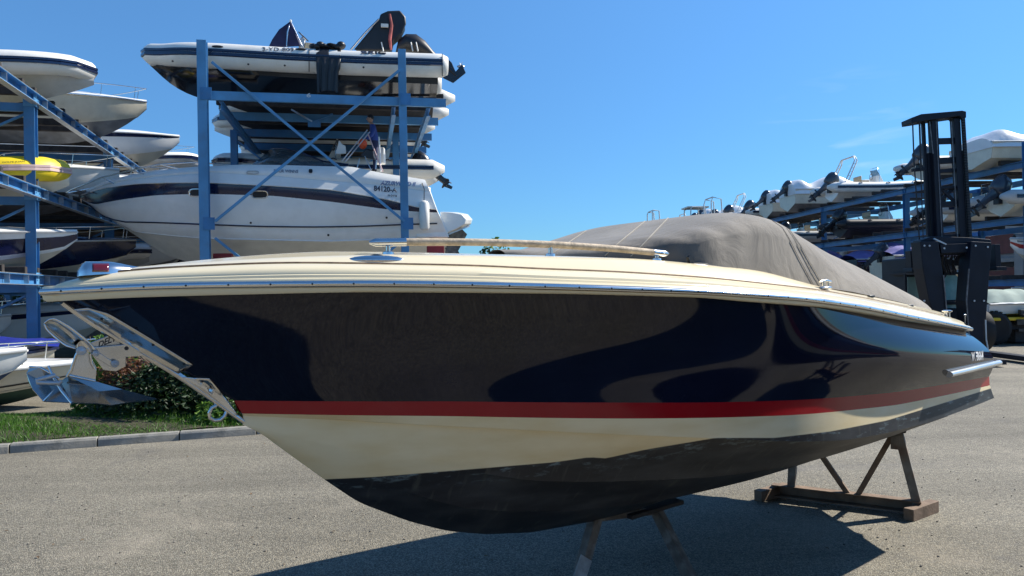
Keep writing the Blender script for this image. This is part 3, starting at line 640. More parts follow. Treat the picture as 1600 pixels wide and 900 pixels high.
CB = bvh([cobj])
def seam(name, pl, r, mat, n=30, off=.003):
    pl = V3(pl); sg = np.r_[0, np.cumsum(np.linalg.norm(np.diff(pl, axis=0), axis=1))]; P = []
    for k in range(n+1):
        x = np.interp(k/n*sg[-1], sg, pl[:, 0]); y = np.interp(k/n*sg[-1], sg, pl[:, 1]); h = hit(x, y, off, FR, CB)
        if h: P.append(h)
    if len(P) > 2: mb = MB(); mb.tube(P, r, 5); mb.build(name, mat, cover, smooth=60)
seamm = pm('seam_thread', (.30, .28, .24), .8); seamd = pm('dark_seam_binding', (.12, .11, .10), .8)  # darker binding tone for one seam, the hem and its rope
seam('seam', [(1226, 353), (1240, 372), (1255, 400), (1268, 425), (1281, 447)], .0018, seamm); seam('seam', [(1233, 359), (1250, 383), (1266, 412), (1280, 436), (1290, 448)], .0018, seamm)
seam('seam', [(1205, 344), (1222, 356), (1232, 372), (1246, 400), (1262, 430), (1272, 448)], .0018, seamd)
seam('seam', [(1044, 341), (1003, 384), (985, 401)], .0035, seamm); seam('seam', [(1008, 346), (962, 384), (945, 400)], .003, seamm)
seam('seam', [(916, 361), (880, 385), (862, 398)], .003, seamm)
seam('hem', [(1283, 449), (1330, 456), (1400, 471), (1470, 490)], .005, seamd, 40)
mb = MB(); mb.tube([(p[0], p[1]+.0, p[2]+.006) for p in [r[0] for r in rings][::3]], .006, 6); mb.build('hem_rope', seamd, cover)

# ---------------- anchor
anc = thing('anchor', 'polished steel plough anchor hanging from the bow roller', 'anchor', FR.o, FR.rot)
def Z7(x, y, b=0.): return FR.L(30+x/5.293, 480+y/5.293, b)
def plate(name, poly, b, th, mat, parent):
    mb = MB(); mb.prism([Z7(x, y, b) for x, y in poly], (0, th, 0)); return mb.build(name, mat, parent, smooth=0, bevel=.002)
plate('shank', [(575, 330), (640, 330), (880, 308), (960, 300), (1110, 378), (1100, 388), (1060, 400), (885, 412), (880, 490), (800, 530), (740, 525), (700, 520), (640, 440), (560, 345)], .012, .02, satin, anc)
plate('fluke_arm', [(575, 300), (760, 225), (850, 280), (862, 318), (620, 345)], -.03, .012, satin, anc)
def dfn(u, v): return Z7(655+190*u+8*v, 335-75*u-50*v-15*u*v, -.027)
text_on('anchor_lettering', 'DELTA', dfn, darkmetal, anc, bold=.02)
strap = [(640, 360), (520, 250), (420, 165), (340, 110), (280, 93), (235, 100), (210, 128), (222, 165), (260, 205), (330, 270), (400, 315), (470, 340), (520, 355)]
roller = thing('bow_roller', 'looped stainless bow roller strap above the anchor', 'bow roller', FR.o, FR.rot)
mb = MB(); P = [V3(Z7(x, y, .0)) for x, y in strap]
def res(pl, n_=26):
    pl = V3(pl); sg = np.r_[0, np.cumsum(np.linalg.norm(np.diff(pl, axis=0), axis=1))]; q = np.stack([np.interp(np.linspace(0, sg[-1], n_), sg, pl[:, j]) for j in range(2)], 1)
    for _ in range(2): q[1:-1] = (q[:-2]+2*q[1:-1]+q[2:])/4
    return q
def ribbon(A1, A2):
    a = res(A1); b_ = res(A2); mb.loft([[V3(Z7(*a[i], .05)), V3(Z7(*((a[i]+b_[i])/2), 0)), V3(Z7(*b_[i], -.05))] for i in range(len(a))], ring=False)
ribbon([(206, 135), (238, 95), (300, 92), (420, 160), (560, 270), (645, 360)], [(206, 140), (240, 125), (300, 138), (400, 215), (500, 310), (560, 375)])
ribbon([(206, 135), (225, 185), (290, 250), (380, 320), (470, 345)], [(206, 140), (258, 162), (310, 180), (385, 240), (480, 300)])
mb.build('strap', chrome, roller, smooth=60, solid=.006)
mb = MB(); pts_ = [(590, 345), (1000, 300), (1140, 365), (1180, 440)]
mb.prism([Z7(x, y, .035) for x, y in [(600, 355), (640, 350), (1040, 340), (1100, 385), (900, 405), (700, 430), (620, 400)]], (0, .005, 0)); 
rings_ = []
mb = MB(); mb.prism([Z7(x, y, .045) for x, y in [(590, 390), (640, 360), (820, 480), (800, 500), (760, 495)]], (0, .006, 0)); mb.build('cheek_plate', satin, roller, bevel=.002)
mb = MB()
for x, y, r in ((515, 362, .020), (637, 382, .013), (795, 468, .016)):
    q = V3(Z7(x, y, .06)); mb.lathe([(r, -.012), (r, 0), (r*.8, .003)], o=q, ax=(0, -1, 0), n=20)
    mb.lathe([(r*.55, 0), (r*.55, .010), (r*.3, .013)], o=q, ax=(0, -1, 0), n=6)
mb.build('roller_bolt', galv, roller)
mb = MB(); q = V3(Z7(888, 340, .014)); mb.lathe([(.009, 0), (.009, .001)], o=q, ax=(0, -1, 0), n=16); mb.build('shank_hole', blackrub, anc)
mb = MB(); mb.tube([Z7(500, 345, .05), Z7(470, 400, .05), Z7(430, 520, .04), Z7(395, 575, .03)], .006, 8); mb.tube([Z7(590, 385, .05), Z7(600, 460, .05), Z7(630, 515, .05)], .005, 8); mb.tube([Z7(400, 562, .03), Z7(630, 610, .03)], .0055, 8); mb.build('fluke_web_edge', chrome, anc, smooth=60)
# flukes: curved sheets with thickness
def sheet(name, tri_pts, faces, mat, th=.005):
    mb = MB(); mb.add([Z7(x, y, b) for x, y, b in tri_pts], faces); return mb.build(name, mat, anc, smooth=0, solid=th, fixn=False)
flk = pm('smoked_polished_steel', (.42, .41, .39), .18, metal=1., var=.25, vs=4)
sheet('fluke', [(400, 572, 0), (640, 620, -.02), (850, 682, -.01), (1140, 760, 0), (880, 792, .07), (760, 812, .11), (650, 797, .12), (440, 792, .13), (340, 620, .02), (660, 700, .06)], [(0, 1, 9), (1, 2, 9), (2, 3, 4, 9), (9, 4, 5, 6), (0, 9, 6, 7), (0, 7, 8)], flk)
sheet('fluke', [(260, 540, 0), (180, 498, -.07), (95, 490, -.10), (62, 545, -.10), (75, 610, -.07), (110, 680, -.02), (200, 780, .06), (440, 792, .13), (340, 620, .02), (250, 650, -.04)], [(0, 1, 9), (1, 2, 3, 9), (3, 4, 5, 9), (5, 6, 9), (6, 7, 8, 9), (8, 0, 9)], flk)
sheet('fluke_web', [(480, 355, .02), (575, 380, .02), (640, 500, .02), (630, 612, .02), (400, 565, .02), (440, 470, .02)], [(0, 1, 2, 3, 4, 5)], satin)
mb = MB(); mb.tube([Z7(240, 488, .01), Z7(290, 590, .03), Z7(350, 690, .07), Z7(438, 795, .135)], .0065, 8); mb.tube([Z7(195, 778, .07), Z7(335, 640, .02)], .004, 6)
mb.tube([Z7(85, 492, -.1), Z7(180, 500, -.07), Z7(262, 545, 0), Z7(330, 590, .01)], .005, 6); mb.build('fluke_rib', chrome, anc, smooth=60)
mb = MB(); mb.tube([Z7(300, 562, .06), Z7(190, 590, .06), Z7(145, 602, .06), Z7(150, 622, .06), Z7(240, 625, .06), Z7(330, 628, .06), Z7(350, 610, .06)], .009, 8); mb.build('shackle', galv, anc, smooth=60)

# ---------------- stands
rustgal = pm('rusty_galvanised', (.22, .21, .19), .75, metal=.2, var=.35, vs=9, bump=.3, bs=40, dirt=((.20, .08, .03), .7), dscale=5)
rusty = pm('rusty_steel', (.21, .145, .10), .85, var=.4, vs=8, bump=.4, bs=40, dirt=((.12, .10, .08), .7), dscale=4)
E1 = G(1440, 806); E0 = G(1207, 777)
tdir = nrm(E1-E0); tl = np.linalg.norm(E1-E0); tor = (E0+E1)/2
trs = thing('boat_trestle', 'rusty steel trestle under the aft keel of the navy boat with V braces', 'trestle', tor, math.atan2(tdir[1], tdir[0]))
def TL(px, py, fr=None):
    """pixel to trestle plane local (x,z)"""
    nn = np.array([-tdir[1], tdir[0], 0]); d = ray(px, py); k = ((tor-CC)@nn)/(d@nn); p = CC+d*k-tor; return np.array([p@tdir, 0, p[2]])
mb = MB(); mb.chan((-tl/2, 0, .075), (tl/2, 0, .075), .10, .11, .012, I=False, flip=-1); mb.build('base_beam', rusty, trs, bevel=.003)
cx = FR.a@tdir
for sx_ in (-1, 1):
    mb = MB(); dx = nrm((cx, np.cross(tdir, FR.a)[2], 0)); p = V3((sx_*tl/2, 0, .05)); mb.bar(p-dx*.22, p+dx*.22, .085, .10); mb.build('cross_foot', rusty, trs, bevel=.004)
a = TL(1404, 676); b_ = TL(1433, 787); mb = MB(); mb.bar(a+(0, 0, .0), b_, .07, .075, up=(0, 1, 0)); mb.build('upright', rustgal, trs, bevel=.004)
a2 = TL(1240, 700); b2 = TL(1237, 760); mb = MB(); mb.bar(a2, b2, .07, .075, up=(0, 1, 0)); mb.build('upright', rustgal, trs, bevel=.004)
mb = MB(); mb.bar(TL(1394, 680), TL(1340, 774), .045, .045, up=(0, 1, 0)); mb.build('brace', rusty, trs, bevel=.003)
mb = MB(); mb.bar(TL(1272, 695), TL(1326, 773), .045, .045, up=(0, 1, 0)); mb.build('brace', rusty, trs, bevel=.003)
mb = MB(); q = TL(1399, 690); mb.box(q+(0, -.042, 0), (.07, .008, .12)); mb.build('gusset_plate', rustgal, trs, bevel=.002)
mb = MB(); q1 = TL(1392, 674); mb.box(q1+(.04, 0, .02), (.16, .12, .035)); mb.build('bearer_pad', darktimber, trs, bevel=.006)
# front stand
kp = FR.W(*FR.PB(1000, 795, 0.)[:1], 0, 0); tk, zk = FR.PB(1022, 786, 0.)
fst = thing('keel_stand', 'paint-splashed steel prop stand under the middle of the keel, feet out of frame', 'boat stand', FR.W(tk, 0, 0), FR.rot)
mb = MB(); zk2 = z_kl(tk); mb.bar((-.28, 0, zk2-.035), (.24, 0, zk2-.02), .13, .03); mb.build('top_pad', darktimber, fst, bevel=.006)
spl = pm('paint_splashed_steel', (.12, .10, .08), .7, var=.4, vs=12, bump=.3, bs=40, dirt=((.42, .42, .39), .55), dscale=7)
def FS(px, py, b): 
    x, y, z = FR.L(px, py, b); return V3((x-tk, y, z))
top = V3((.02, 0, zk2-.05)); e = V3(toloc(FR, G(1094, 935)))-V3((tk, 0, 0))
mb = MB(); mb.bar(top, e, .07, .07, up=(0, 1, 0)); mb.build('front_leg', spl, fst, bevel=.004)
top2 = V3(FS(931, 808, -.02)); e2 = V3(toloc(FR, G(893, 945)))-V3((tk, 0, 0)); q = e2
mb = MB(); mb.bar(top2, e2, .07, .07, up=(0, 1, 0)); mb.build('rear_leg', spl, fst, bevel=.004)
mb = MB(); mb.bar(top2+(e2-top2)*.45+(-.02, -.035, 0), e2+(-.05, -.035, 0), .008, .10, up=(1, 0, 0)); mb.build('leg_sleeve', pm('chalky_paint', (.40, .41, .40), .8, var=.3, vs=10, dirt=((.08, .07, .06), .6), dscale=8), fst, bevel=.002)
mb = MB(); mb.bar(e+(-.3, 0, .03), e+(.3, 0, .03), .08, .06); mb.bar(e2+(-.3, 0, .03), e2+(.3, 0, .03), .08, .06); mb.bar(e+(0, 0, .03), e2+(0, 0, .03), .08, .05); mb.build('base_frame', rusty, fst)
mb = MB(); mb.bar(top+(0, .0, 0), top2+(0, 0, .0), .05, .05, up=(0, 1, 0)); mb.build('head_bar', spl, fst)


# ================================================================== generic small craft
def outboard(name_parent, x, z, sc=1., cowlm=cowlg, tilt=.9, y=0., yaw=0.):
    """outboard tilted up on a transom: parts of the boat it is bolted to"""
    ct, st = math.cos(tilt), math.sin(tilt)
    def T(p):
        px_, py_, pz_ = p; px_ *= sc; pz_ *= sc; py_ *= sc
        return (x+px_*ct+pz_*st, y+py_, z-px_*st+pz_*ct)
    mb = MB(); rings = []
    for q, rx, ry, ox in ((0, .16, .13, 0), (.03, .24, .17, 0), (.18, .29, .20, -.01), (.36, .30, .20, -.03), (.5, .26, .18, -.05), (.58, .18, .13, -.06), (.60, .05, .04, -.06)):
        rings.append([T((-.18+ox+rx*math.cos(2*math.pi*k/12)*1., ry*math.sin(2*math.pi*k/12), .05+q)) for k in range(12)])
    mb.loft(rings, True, True); cw = mb.build('engine_cowl', cowlm, name_parent, smooth=60)
    mb = MB(); mb.loft([[T((-.16+a*rx, b*ry, zz)) for a, b in ((-1, -.6), (-.3, -1), (.7, -.8), (1, 0), (.7, .8), (-.3, 1), (-1, .6))] for zz, rx, ry in ((.06, .16, .10), (-.25, .10, .06), (-.6, .10, .045), (-.85, .09, .03))], True, True)
    mb.prism([T((-.36, .04, -.50)), T((-.02, .10, -.50)), T((-.02, -.10, -.50)), T((-.36, -.04, -.50))], V3(T((0, 0, .02)))-V3(T((0, 0, 0))))
    mb.prism([T((-.16, .008, -.8)), T((-.02, .008, -.8)), T((-.10, .008, -1.04)), T((-.2, .008, -1.02))], (0, -.016*sc, 0)); mb.build('engine_leg', cowlm, name_parent, smooth=40)
    mb = MB(); mb.tube([T((-.30, 0, -.76)), T((-.05, 0, -.76)), T((.06, 0, -.76))], [.045*sc, .055*sc, .02*sc], 10)
    for k in range(3):
        a = k*2.094; c1 = (math.cos(a), math.sin(a)); c2 = (math.cos(a+.7), math.sin(a+.7))
        mb.add([T((-.27, c1[0]*.04, -.76+c1[1]*.04)), T((-.30, c1[0]*.17, -.76+c1[1]*.17)), T((-.24, c2[0]*.17, -.76+c2[1]*.17)), T((-.22, c2[0]*.05, -.76+c2[1]*.05))], [(0, 1, 2, 3), (3, 2, 1, 0)])
    mb.build('propeller', darkmetal, name_parent, smooth=0, fixn=False)
    mb = MB(); mb.box((x+.03*sc, y, z-.02*sc), (.12*sc, .22*sc, .3*sc)); mb.build('engine_bracket', darkmetal, name_parent, bevel=.01)

def rib(label, cat, loc, rz, group=None, L=6.4, B=2.4, r=.26, tube=whitehyp, hullm=white, strake=navy2, console=True, arch=False, eng=cowlb, engsc=1.1, cone=True, wheel=True, seat=beige, antif=None, stripe2=None, tilt=.9, name='inflatable_boat'):
    t = thing(name, label, cat, loc, rz, group)
    yc = B/2-r; zc = .62+r*.2; N1 = 30; pts = []; 
    def cl(u):       # u 0..1 stern port -> bow -> stern starboard
        s = -1 if u < .5 else 1; q = 1-abs(2*u-1)         # 0 at stern, 1 at bow
        x = L*.97*(q**.95)-r; y = s*yc*math.sqrt(max(0, 1-max(0, (q-.62)/.38)**2.6)); z = zc+.30*max(0, (q-.35)/.65)**2; return V3((x-.0, y, z))
    us_ = [i/(2*N1) for i in range(2*N1+1)]; P = [cl(u) for u in us_]
    rs = [r*(1-.22*(1-abs(2*u-1))**3) for u in us_]
    if cone: P = [P[0]-V3((.42, 0, -.02))]+P+[P[-1]-V3((.42, 0, -.02))]; rs = [r*.35]+rs+[r*.35]
    mb = MB(); mb.tube(P, rs, 14); mb.build('tube', tube, t, smooth=70)
    # strake
    mb = MB(); out = []
    for i, u in enumerate(us_):
        a = P[i+1 if cone else i]; d = nrm(cl(min(1, u+.01))-cl(max(0, u-.01))); nn = nrm(np.cross(d, (0, 0, 1))); 
        if u < .5 and nn[1] > 0 or (u >= .5 and nn[1] < 0 and abs(nn[1]) > .05): nn = -nn
        if abs(nn[1]) <= .05: nn = V3((1, 0, 0))
        c = a+nn*r*(1-.22*(1-abs(2*u-1))**3)*.97
        out.append([c+V3((0, 0, .075)), c+nn*.03+V3((0, 0, .07)), c+nn*.03+V3((0, 0, .015)), c+nn*.012, c+nn*.03-V3((0, 0, .015)), c+nn*.03-V3((0, 0, .07)), c-V3((0, 0, .075))])
    mb.loft(out, ring=False); mb.build('rubbing_strake', strake, t, smooth=0)
    # hull
    rings = []
    for i in range(21):
        q = i/20; x = L*.95*q; kz = .62*max(0, (q-.62)/.38)**2; hb = (yc-.02)*(1-max(0, (q-.6)/.4)**2.2); cz = .42+.32*max(0, (q-.4)/.6)**1.6; dz = zc+.02+.25*max(0, (q-.4)/.6)**2
        cz = max(cz, kz+.03)
        rings.append([(x, -hb, dz), (x, -hb*.97, cz+.06), (x, -hb*.9, cz), (x, -hb*.55, kz+(cz-kz)*.52), (x, 0, kz), (x, hb*.55, kz+(cz-kz)*.52), (x, hb*.9, cz), (x, hb*.97, cz+.06), (x, hb, dz)])
    mb = MB(); mb.loft(rings, ring=False); mb.add(rings[0], [tuple(range(9))]); mb.build('hull', hullm, t, smooth=30)
    mb = MB(); mb.loft([[(L*.93*i/12, -k*(yc-.05)*(1-max(0, (i/12-.6)/.4)**2.2), zc+.03+.25*max(0, (i/12-.4)/.6)**2) for k in (-1, 0, 1)] for i in range(13)], ring=False); mb.build('deck', offwhite, t)
    if console:
        mb = MB(); cx_ = L*.42; mb.loft([[(cx_-.3+a, b*.33, zz) for a, b in ((0, -1), (.5-sh_, -1), (.5-sh_, 1), (0, 1))] for zz, sh_ in ((zc, 0), (zc+.45, .05), (zc+.75, .22))], True, True); mb.build('console', white, t, bevel=.02)
        mb = MB(); mb.loft([[(cx_-.1+.16*math.cos(a)*1.2, .36*math.sin(a), zc+.72) for a in np.linspace(-1.5, 1.5, 7)], [(cx_-.28+.14*math.cos(a), .3*math.sin(a), zc+1.12) for a in np.linspace(-1.5, 1.5, 7)]], ring=False); mb.build('windscreen', glass, t, solid=.008)
        mb = MB(); mb.tube([(cx_-.38+.05*math.sin(a)*0, .17*math.cos(a), zc+.72+.17*math.sin(a)) for a in np.linspace(0, 6.0, 14)], .012, 6); mb.build('steering_wheel', blackrub, t)
        mb = MB(); mb.tube([(cx_-.1, -.4, zc+.1), (cx_-.15, -.4, zc+1.0), (cx_-.2, -.3, zc+1.22), (cx_-.2, .3, zc+1.22), (cx_-.15, .4, zc+1.0), (cx_-.1, .4, zc+.1)], .014, 6); mb.build('console_rail', chrome, t, smooth=60)
        mb = MB(); mb.box((cx_-.95, 0, zc+.25), (.5, .75, .5)); mb.box((cx_-1.2, 0, zc+.6), (.1, .75, .28)); mb.build('seat', seat, t, bevel=.04)
    if arch:
        mb = MB()
        ah = arch
        for dx in (0, .3): mb.tube([(.25+dx*.6, -yc+.05, zc+.15), (.95+dx*.5, -yc+.12, zc+ah*.85), (1.0+dx*.2, -yc+.3, zc+ah), (1.0+dx*.2, yc-.3, zc+ah), (.95+dx*.5, yc-.12, zc+ah*.85), (.25+dx*.6, yc-.05, zc+.15)][::1], .035, 8)
        for s_ in (-1, 1):
            for k in range(6): q_ = k/6; mb.bar((.25+.7*q_, s_*(yc-.07), zc+.2+(ah*.8-.1)*q_), (.45+.7*q_, s_*(yc-.07), zc+.24+(ah*.8-.1)*q_), .025, .025)
        mb.build('radar_arch', whitehyp, t, smooth=60)
    if eng: outboard(t, -.15, zc+.05, engsc, eng, tilt)
    # grab handles / lines
    mb = MB()
    for s in (-1, 1):
        for q in (.2, .45, .7): 
            c = cl(.5*q if s < 0 else 1-.5*q); mb.tube([c+V3((-.12, s*r*.62, r*.72)), c+V3((0, s*r*.72, r*.85)), c+V3((.12, s*r*.62, r*.72))], .02, 6)
    mb.build('grab_handles', strake, t, kind='stuff')
    return t

def cruiser(label, cat, loc, rz, group=None, L=7., B=2.5, D=1.35, side=white, bott=greyfoul, stripe=navy2, srow=(.55, .75), deckm=white, cabin=False, screen=True, rail=True, cover=None, eng='sterndrive', wrap=None, engm=cowlg, tarp=0, name='sports_boat', fine=False, btop=.0, platform=True):
    t = thing(name, label, cat, loc, rz, group)
    n = 26; V = [0, .18, .36, None]
    def st(q):
        x = L*q; hb = B/2*(1-max(0, (q-.45)/.55)**2.5)*(.93+.07*min(1, q/.3)); hc = B/2*.84*(1-max(0, (q-.35)/.62)**2.0) if q < .97 else 0
        kz = D*.95*max(0, (q-.62)/.38)**2.3; cz = D*(.30+.5*max(0, (q-.45)/.55)**2); cz = max(cz, kz+.01); sz = D*(.92+.22*q*q); sz = max(sz, kz+.02)
        return x, hb, max(hc, 0), kz, cz, sz
    qs = [i/n for i in range(n+1)]
    def side_pt(q, v, off=0.):        # v 0 chine..1 sheer
        x, hb, hc, kz, cz, sz = st(q); b = hc+(hb-hc)*(max(v, 0)**.75); return (x, b+off, cz+(sz-cz)*v)
    def strip(f, name, mat, smooth=40, **k):
        mb = MB(); P = [f(q) for q in qs]; mb.loft([[(x, -y, z) for x, y, z in r] for r in P], ring=False); mb.loft([[(x, y, z) for x, y, z in r[::-1]] for r in P], ring=False); return mb.build(name, mat, t, smooth=smooth, **k)
    strip(lambda q: [(st(q)[0], st(q)[2]*k, st(q)[3]+(st(q)[4]-st(q)[3])*k**1.1) for k in (0, .35, .36, .7, .71, 1)], 'bottom', bott)
    strip(lambda q: [side_pt(q, v) for v in np.linspace(0, 1, 9)], 'hull_side', side, 60)
    if stripe: strip(lambda q: [side_pt(q, v, .006) for v in np.linspace(srow[0], srow[1], 4)], 'stripe', stripe, 60)
    strip(lambda q: [side_pt(q, .04, .012), side_pt(q, 0, .02), side_pt(q, -.03, .005)], 'chine_strip', side)
    mb = MB(); tp = [side_pt(q, 1, .012) for q in qs]; mb.tube([(x, -y, z) for x, y, z in tp]+[(x, y, z) for x, y, z in tp[::-1]], .028, 6); mb.build('rub_rail', chrome if fine else greyhyp, t, smooth=60)
    x, hb, hc, kz, cz, sz = st(0); mb = MB(); mb.add([(0, -hb, sz), (0, -hc, cz), (0, 0, kz), (0, hc, cz), (0, hb, sz)], [(0, 1, 2, 3, 4)]); mb.build('transom', side, t, smooth=0)
    def deckf(q):
        x, hb, hc, kz, cz, sz = st(q); up = D*(.16 if not cabin else .30)*sm(q, .25, .5)*(1-sm(q, .72, 1)); r = [(x, hb, sz+.01), (x, hb*.93, sz+.05)]
        for k in (.75, .55, .3, 0): r.append((x, hb*k, sz+.06+up*(1-k**2*.8)))
        return r
    strip(deckf, 'deck', deckm, 50)
    if screen:
        x0, hb, _, _, _, sz = st(.47); mb = MB(); zb = sz+D*.12; top = []; bot = []
        for a in np.linspace(-1, 1, 13): bot.append((x0+.75*math.cos(a*1.35)-.5, hb*.85*math.sin(a*1.57), zb)); top.append((x0+.35*math.cos(a*1.35)-.6, hb*.75*math.sin(a*1.57), zb+.42))
        mb.loft([bot, top], ring=False); mb.build('windscreen', glass, t, solid=.008); mb = MB(); mb.tube(top, .016, 6); mb.tube(bot, .014, 6); mb.build('screen_frame', alu, t)
    if rail:
        mb = MB(); rp_ = [(side_pt(q, 1)[0]*1.0, side_pt(q, 1)[1]*.88, side_pt(q, 1)[2]+.42*min(1, (q-.5)*8)) for q in np.linspace(.5, 1.0, 14)]; mb.tube([(x, -y, z) for x, y, z in rp_]+[(x, y, z) for x, y, z in rp_[::-1]], .014, 6)
        for q in rp_[3::3]:
            for s in (-1, 1): mb.tube([(q[0], s*q[1], q[2]), (q[0]-.05, s*q[1], q[2]-.42)], .011, 6)
        mb.build('bow_rail', chrome, t, smooth=60)
    if cover:
        rings = []
        for i in range(33):
            q = i/32*.97+.005; x, hb, hc, kz, cz, sz = st(q); pk = D*(.12+.55*math.exp(-((q-.42)/.16)**2)+.25*math.exp(-((q-.12)/.1)**2)); r = []
            for k in range(-8, 9):
                c = k/8; r.append((x, hb*1.03*c, sz-.12+(pk+.14)*(1-abs(c)**2.6)+.03*math.sin(9*q*6+c*5)*(1-abs(c))))
            rings.append(r)
        mb = MB(); mb.loft(rings, ring=False); mb.build('cover', cover, t, smooth=50)
    if wrap:
        rings = []; g = random.Random(int(L*100)); ph = [g.uniform(0, 6) for _ in range(4)]
        for i in range(41):
            q = i/40; x, hb, hc, kz, cz, sz = st(min(q, .99)); pk = D*(.25+.45*math.exp(-((q-.45)/.13)**2)+.38*math.exp(-((q-.08)/.07)**2)+.12*math.sin(q*14+ph[0])); low = sz-(sz-cz)*.35; r = []
            for k in range(-9, 10):
                c = k/9; r.append((x*1.01-.03, (hb*1.04+.01)*math.copysign(abs(c)**.6, c), low+(sz-low+pk)*(1-abs(c)**3.2)+.035*math.sin(17*q+6*c+ph[1])*(1-abs(c))))
            rings.append(r)
        mb = MB(); mb.loft(rings, ring=False); mb.add(rings[0], [tuple(range(19))]); mb.build('shrink_wrap', wrap, t, smooth=40)
    if eng == 'outboard': outboard(t, -.12, D*.85, 1.15, engm, .9)
    elif eng == 'sterndrive':
        mb = MB(); mb.loft([[(-.05-a, s*.12, z) for a, z in ((0, .35*D), (.35, .42*D), (.5, .25*D), (.35, -.05*D), (.1, 0))] for s in (-1, 1)], True, True); mb.build('sterndrive', darkmetal, t)
        if platform: mb = MB(); mb.prism([(0, -hb*.85, D*.42), (-.35, -hb*.8, D*.42), (-.5, -hb*.4, D*.42), (-.5, hb*.4, D*.42), (-.35, hb*.8, D*.42), (0, hb*.85, D*.42)], (0, 0, .07)); mb.build('swim_platform', side, t, bevel=.015)
    return t

# ================================================================== racks
def addpart(name, mat, par, fn, bevel=0, **k):
    mb = MB(); fn(mb); return mb.build(name, mat, par, smooth=0, bevel=bevel, **k)
def rack(label, org, rz, ys, width, levels, ztop, mat, pw=.2, over=(1., 1.), brace=(), xs=None, group=None, skip=()):
    t = thing('boat_rack', label, 'boat rack', (org[0], org[1], 0), rz, group)
    xs = xs or (0, -width)
    pcache = {}
    for j, y in enumerate(ys):
        for x in xs:
            zt = ztop(y) if callable(ztop) else ztop; key = round(zt, 2)
            if key not in pcache:
                mb = MB(); mb.box((0, 0, zt/2), (pw, .012, zt)); 
                for s in (-1, 1): mb.box((s*(pw/2-.006), 0, zt/2), (.012, pw*.9, zt))
                mb.box((0, 0, .01), (pw*2, pw*2, .02)); pcache[key] = mb.build('post', mat, t, smooth=0); o = pcache[key]
            else: o = pcache[key].copy(); COL.objects.link(o)
            o.location = (x, y, 0)
    return t
# ---- centre rack
CRo = W(322, 466, 20.0); cu = nrm((1, .2, 0)); cv = nrm((-.2, 1, 0)); crz = math.atan2(.2, 1); CWD = 5.42
def CRL(px, py, yy=0.):      # pixel -> rack local on plane local y=yy
    o = V3((CRo[0], CRo[1], 0))+cv*yy; d = ray(px, py); k = ((o-CC)@cv)/(d@cv); p = CC+d*k-V3((CRo[0], CRo[1], 0)); return V3((p@cu, yy, p[2]))
def CRW(x, y, z): return V3((CRo[0], CRo[1], 0))+cu*x+cv*y+V3((0, 0, z))
zT = CRL(330, 148)[2]
crk = thing('boat_rack', 'tall blue steel boat rack in the centre with cross braces on its front', 'boat rack', (CRo[0], CRo[1], 0), crz)
def post(par, mat, x, y, z0, z1, pw=.2, name='post'):
    mb = MB(); h = (z1-z0)
    mb.box((x, y-pw*.42, (z0+z1)/2), (pw, .014, h)); mb.box((x, y+pw*.42, (z0+z1)/2), (pw, .014, h)); mb.box((x, y, (z0+z1)/2), (.014, pw*.8, h)); mb.box((x, y, z0+.012), (pw*2, pw*2, .024))
    return mb.build(name, mat, par, smooth=0, bevel=.004)
# front pair in pale paint
post(crk, steelblue2, 0, 0, 0, CRL(317, 64)[2], .25); post(crk, steelblue2, CWD, 0, 0, CRL(628, 78)[2], .22)
CY = [0, 4.7, 9.4, 14.1, 18.8, 23.5]
for y in CY[1:]:
    for x in (.02, CWD-.02): post(crk, steelblue, x, y, 0, zT+.05, .22)
lev = [zT, 5.45, 3.0]
bunkz = .12
for y in np.arange(0, 24, 2.35):
    yy = y if y else 0
    mb = MB(); mb.chan((.13 if y == 0 else .0, yy+(.0 if y else .02), zT-.02), (CWD+1.25, yy+(.0 if y else .02), zT-.02), .1, .24, .016, flip=1); mb.build('cross_beam', steelblue2 if y < 3 else steelblue, crk, smooth=0)
for y in [y for y in np.arange(4.7, 24, 2.35)]:
    for z in lev[1:]: mb = MB(); mb.chan((0, y, z), (CWD+.9, y, z), .1, .22, .016); mb.build('cross_beam', steelblue, crk, smooth=0)
mb = MB(); mb.chan((-.6, 2.35, 3.0), (CWD+.6, 2.35, 3.0), .1, .22, .016); mb.build('cross_beam', steelblue, crk, smooth=0)
mb = MB(); mb.chan((-.6, 0.03, 2.75), (CWD+.6, .03, 2.75), .1, .22, .016); mb.build('cross_beam', steelblue, crk, smooth=0)
for x in (.45, CWD-.25, CWD+.75):
    mb = MB(); mb.chan((x, .1, zT-.27), (x, 23.6, zT-.27), .12, .24, .016, I=True); mb.build('long_beam', steelblue, crk, smooth=0)
for x in (.45, CWD-.25):
    for z in (5.2, 2.6): mb = MB(); mb.chan((x, 4.8 if z > 5 else .1, z), (x, 23.6, z), .12, .22, .016, I=True); mb.build('long_beam', steelblue, crk, smooth=0)
def brace(par, mat, p, q, r=.045, name='brace'):
    mb = MB(); mb.bar(p, q, r*1.6, r*1.6, up=(0, 1, 0)); mb.build(name, mat, par, smooth=0, bevel=.004)
brace(crk, steelblue2, CRL(331, 97, -.12), CRL(632, 346, -.12)); brace(crk, steelblue2, CRL(624, 110, -.16), CRL(336, 346, -.16)); brace(crk, steelblue2, CRL(336, 372, -.1), CRL(374, 402, -.1)); brace(crk, steelblue2, CRL(560, 430, -.1), CRL(634, 372, -.1))
for y in (4.7, 14.1):
    brace(crk, steelblue, (.1, y, 3.2), (CWD-.1, y, zT-.3), .035); brace(crk, steelblue, (CWD-.1, y-.05, 3.2), (.1, y-.05, zT-.3), .035)
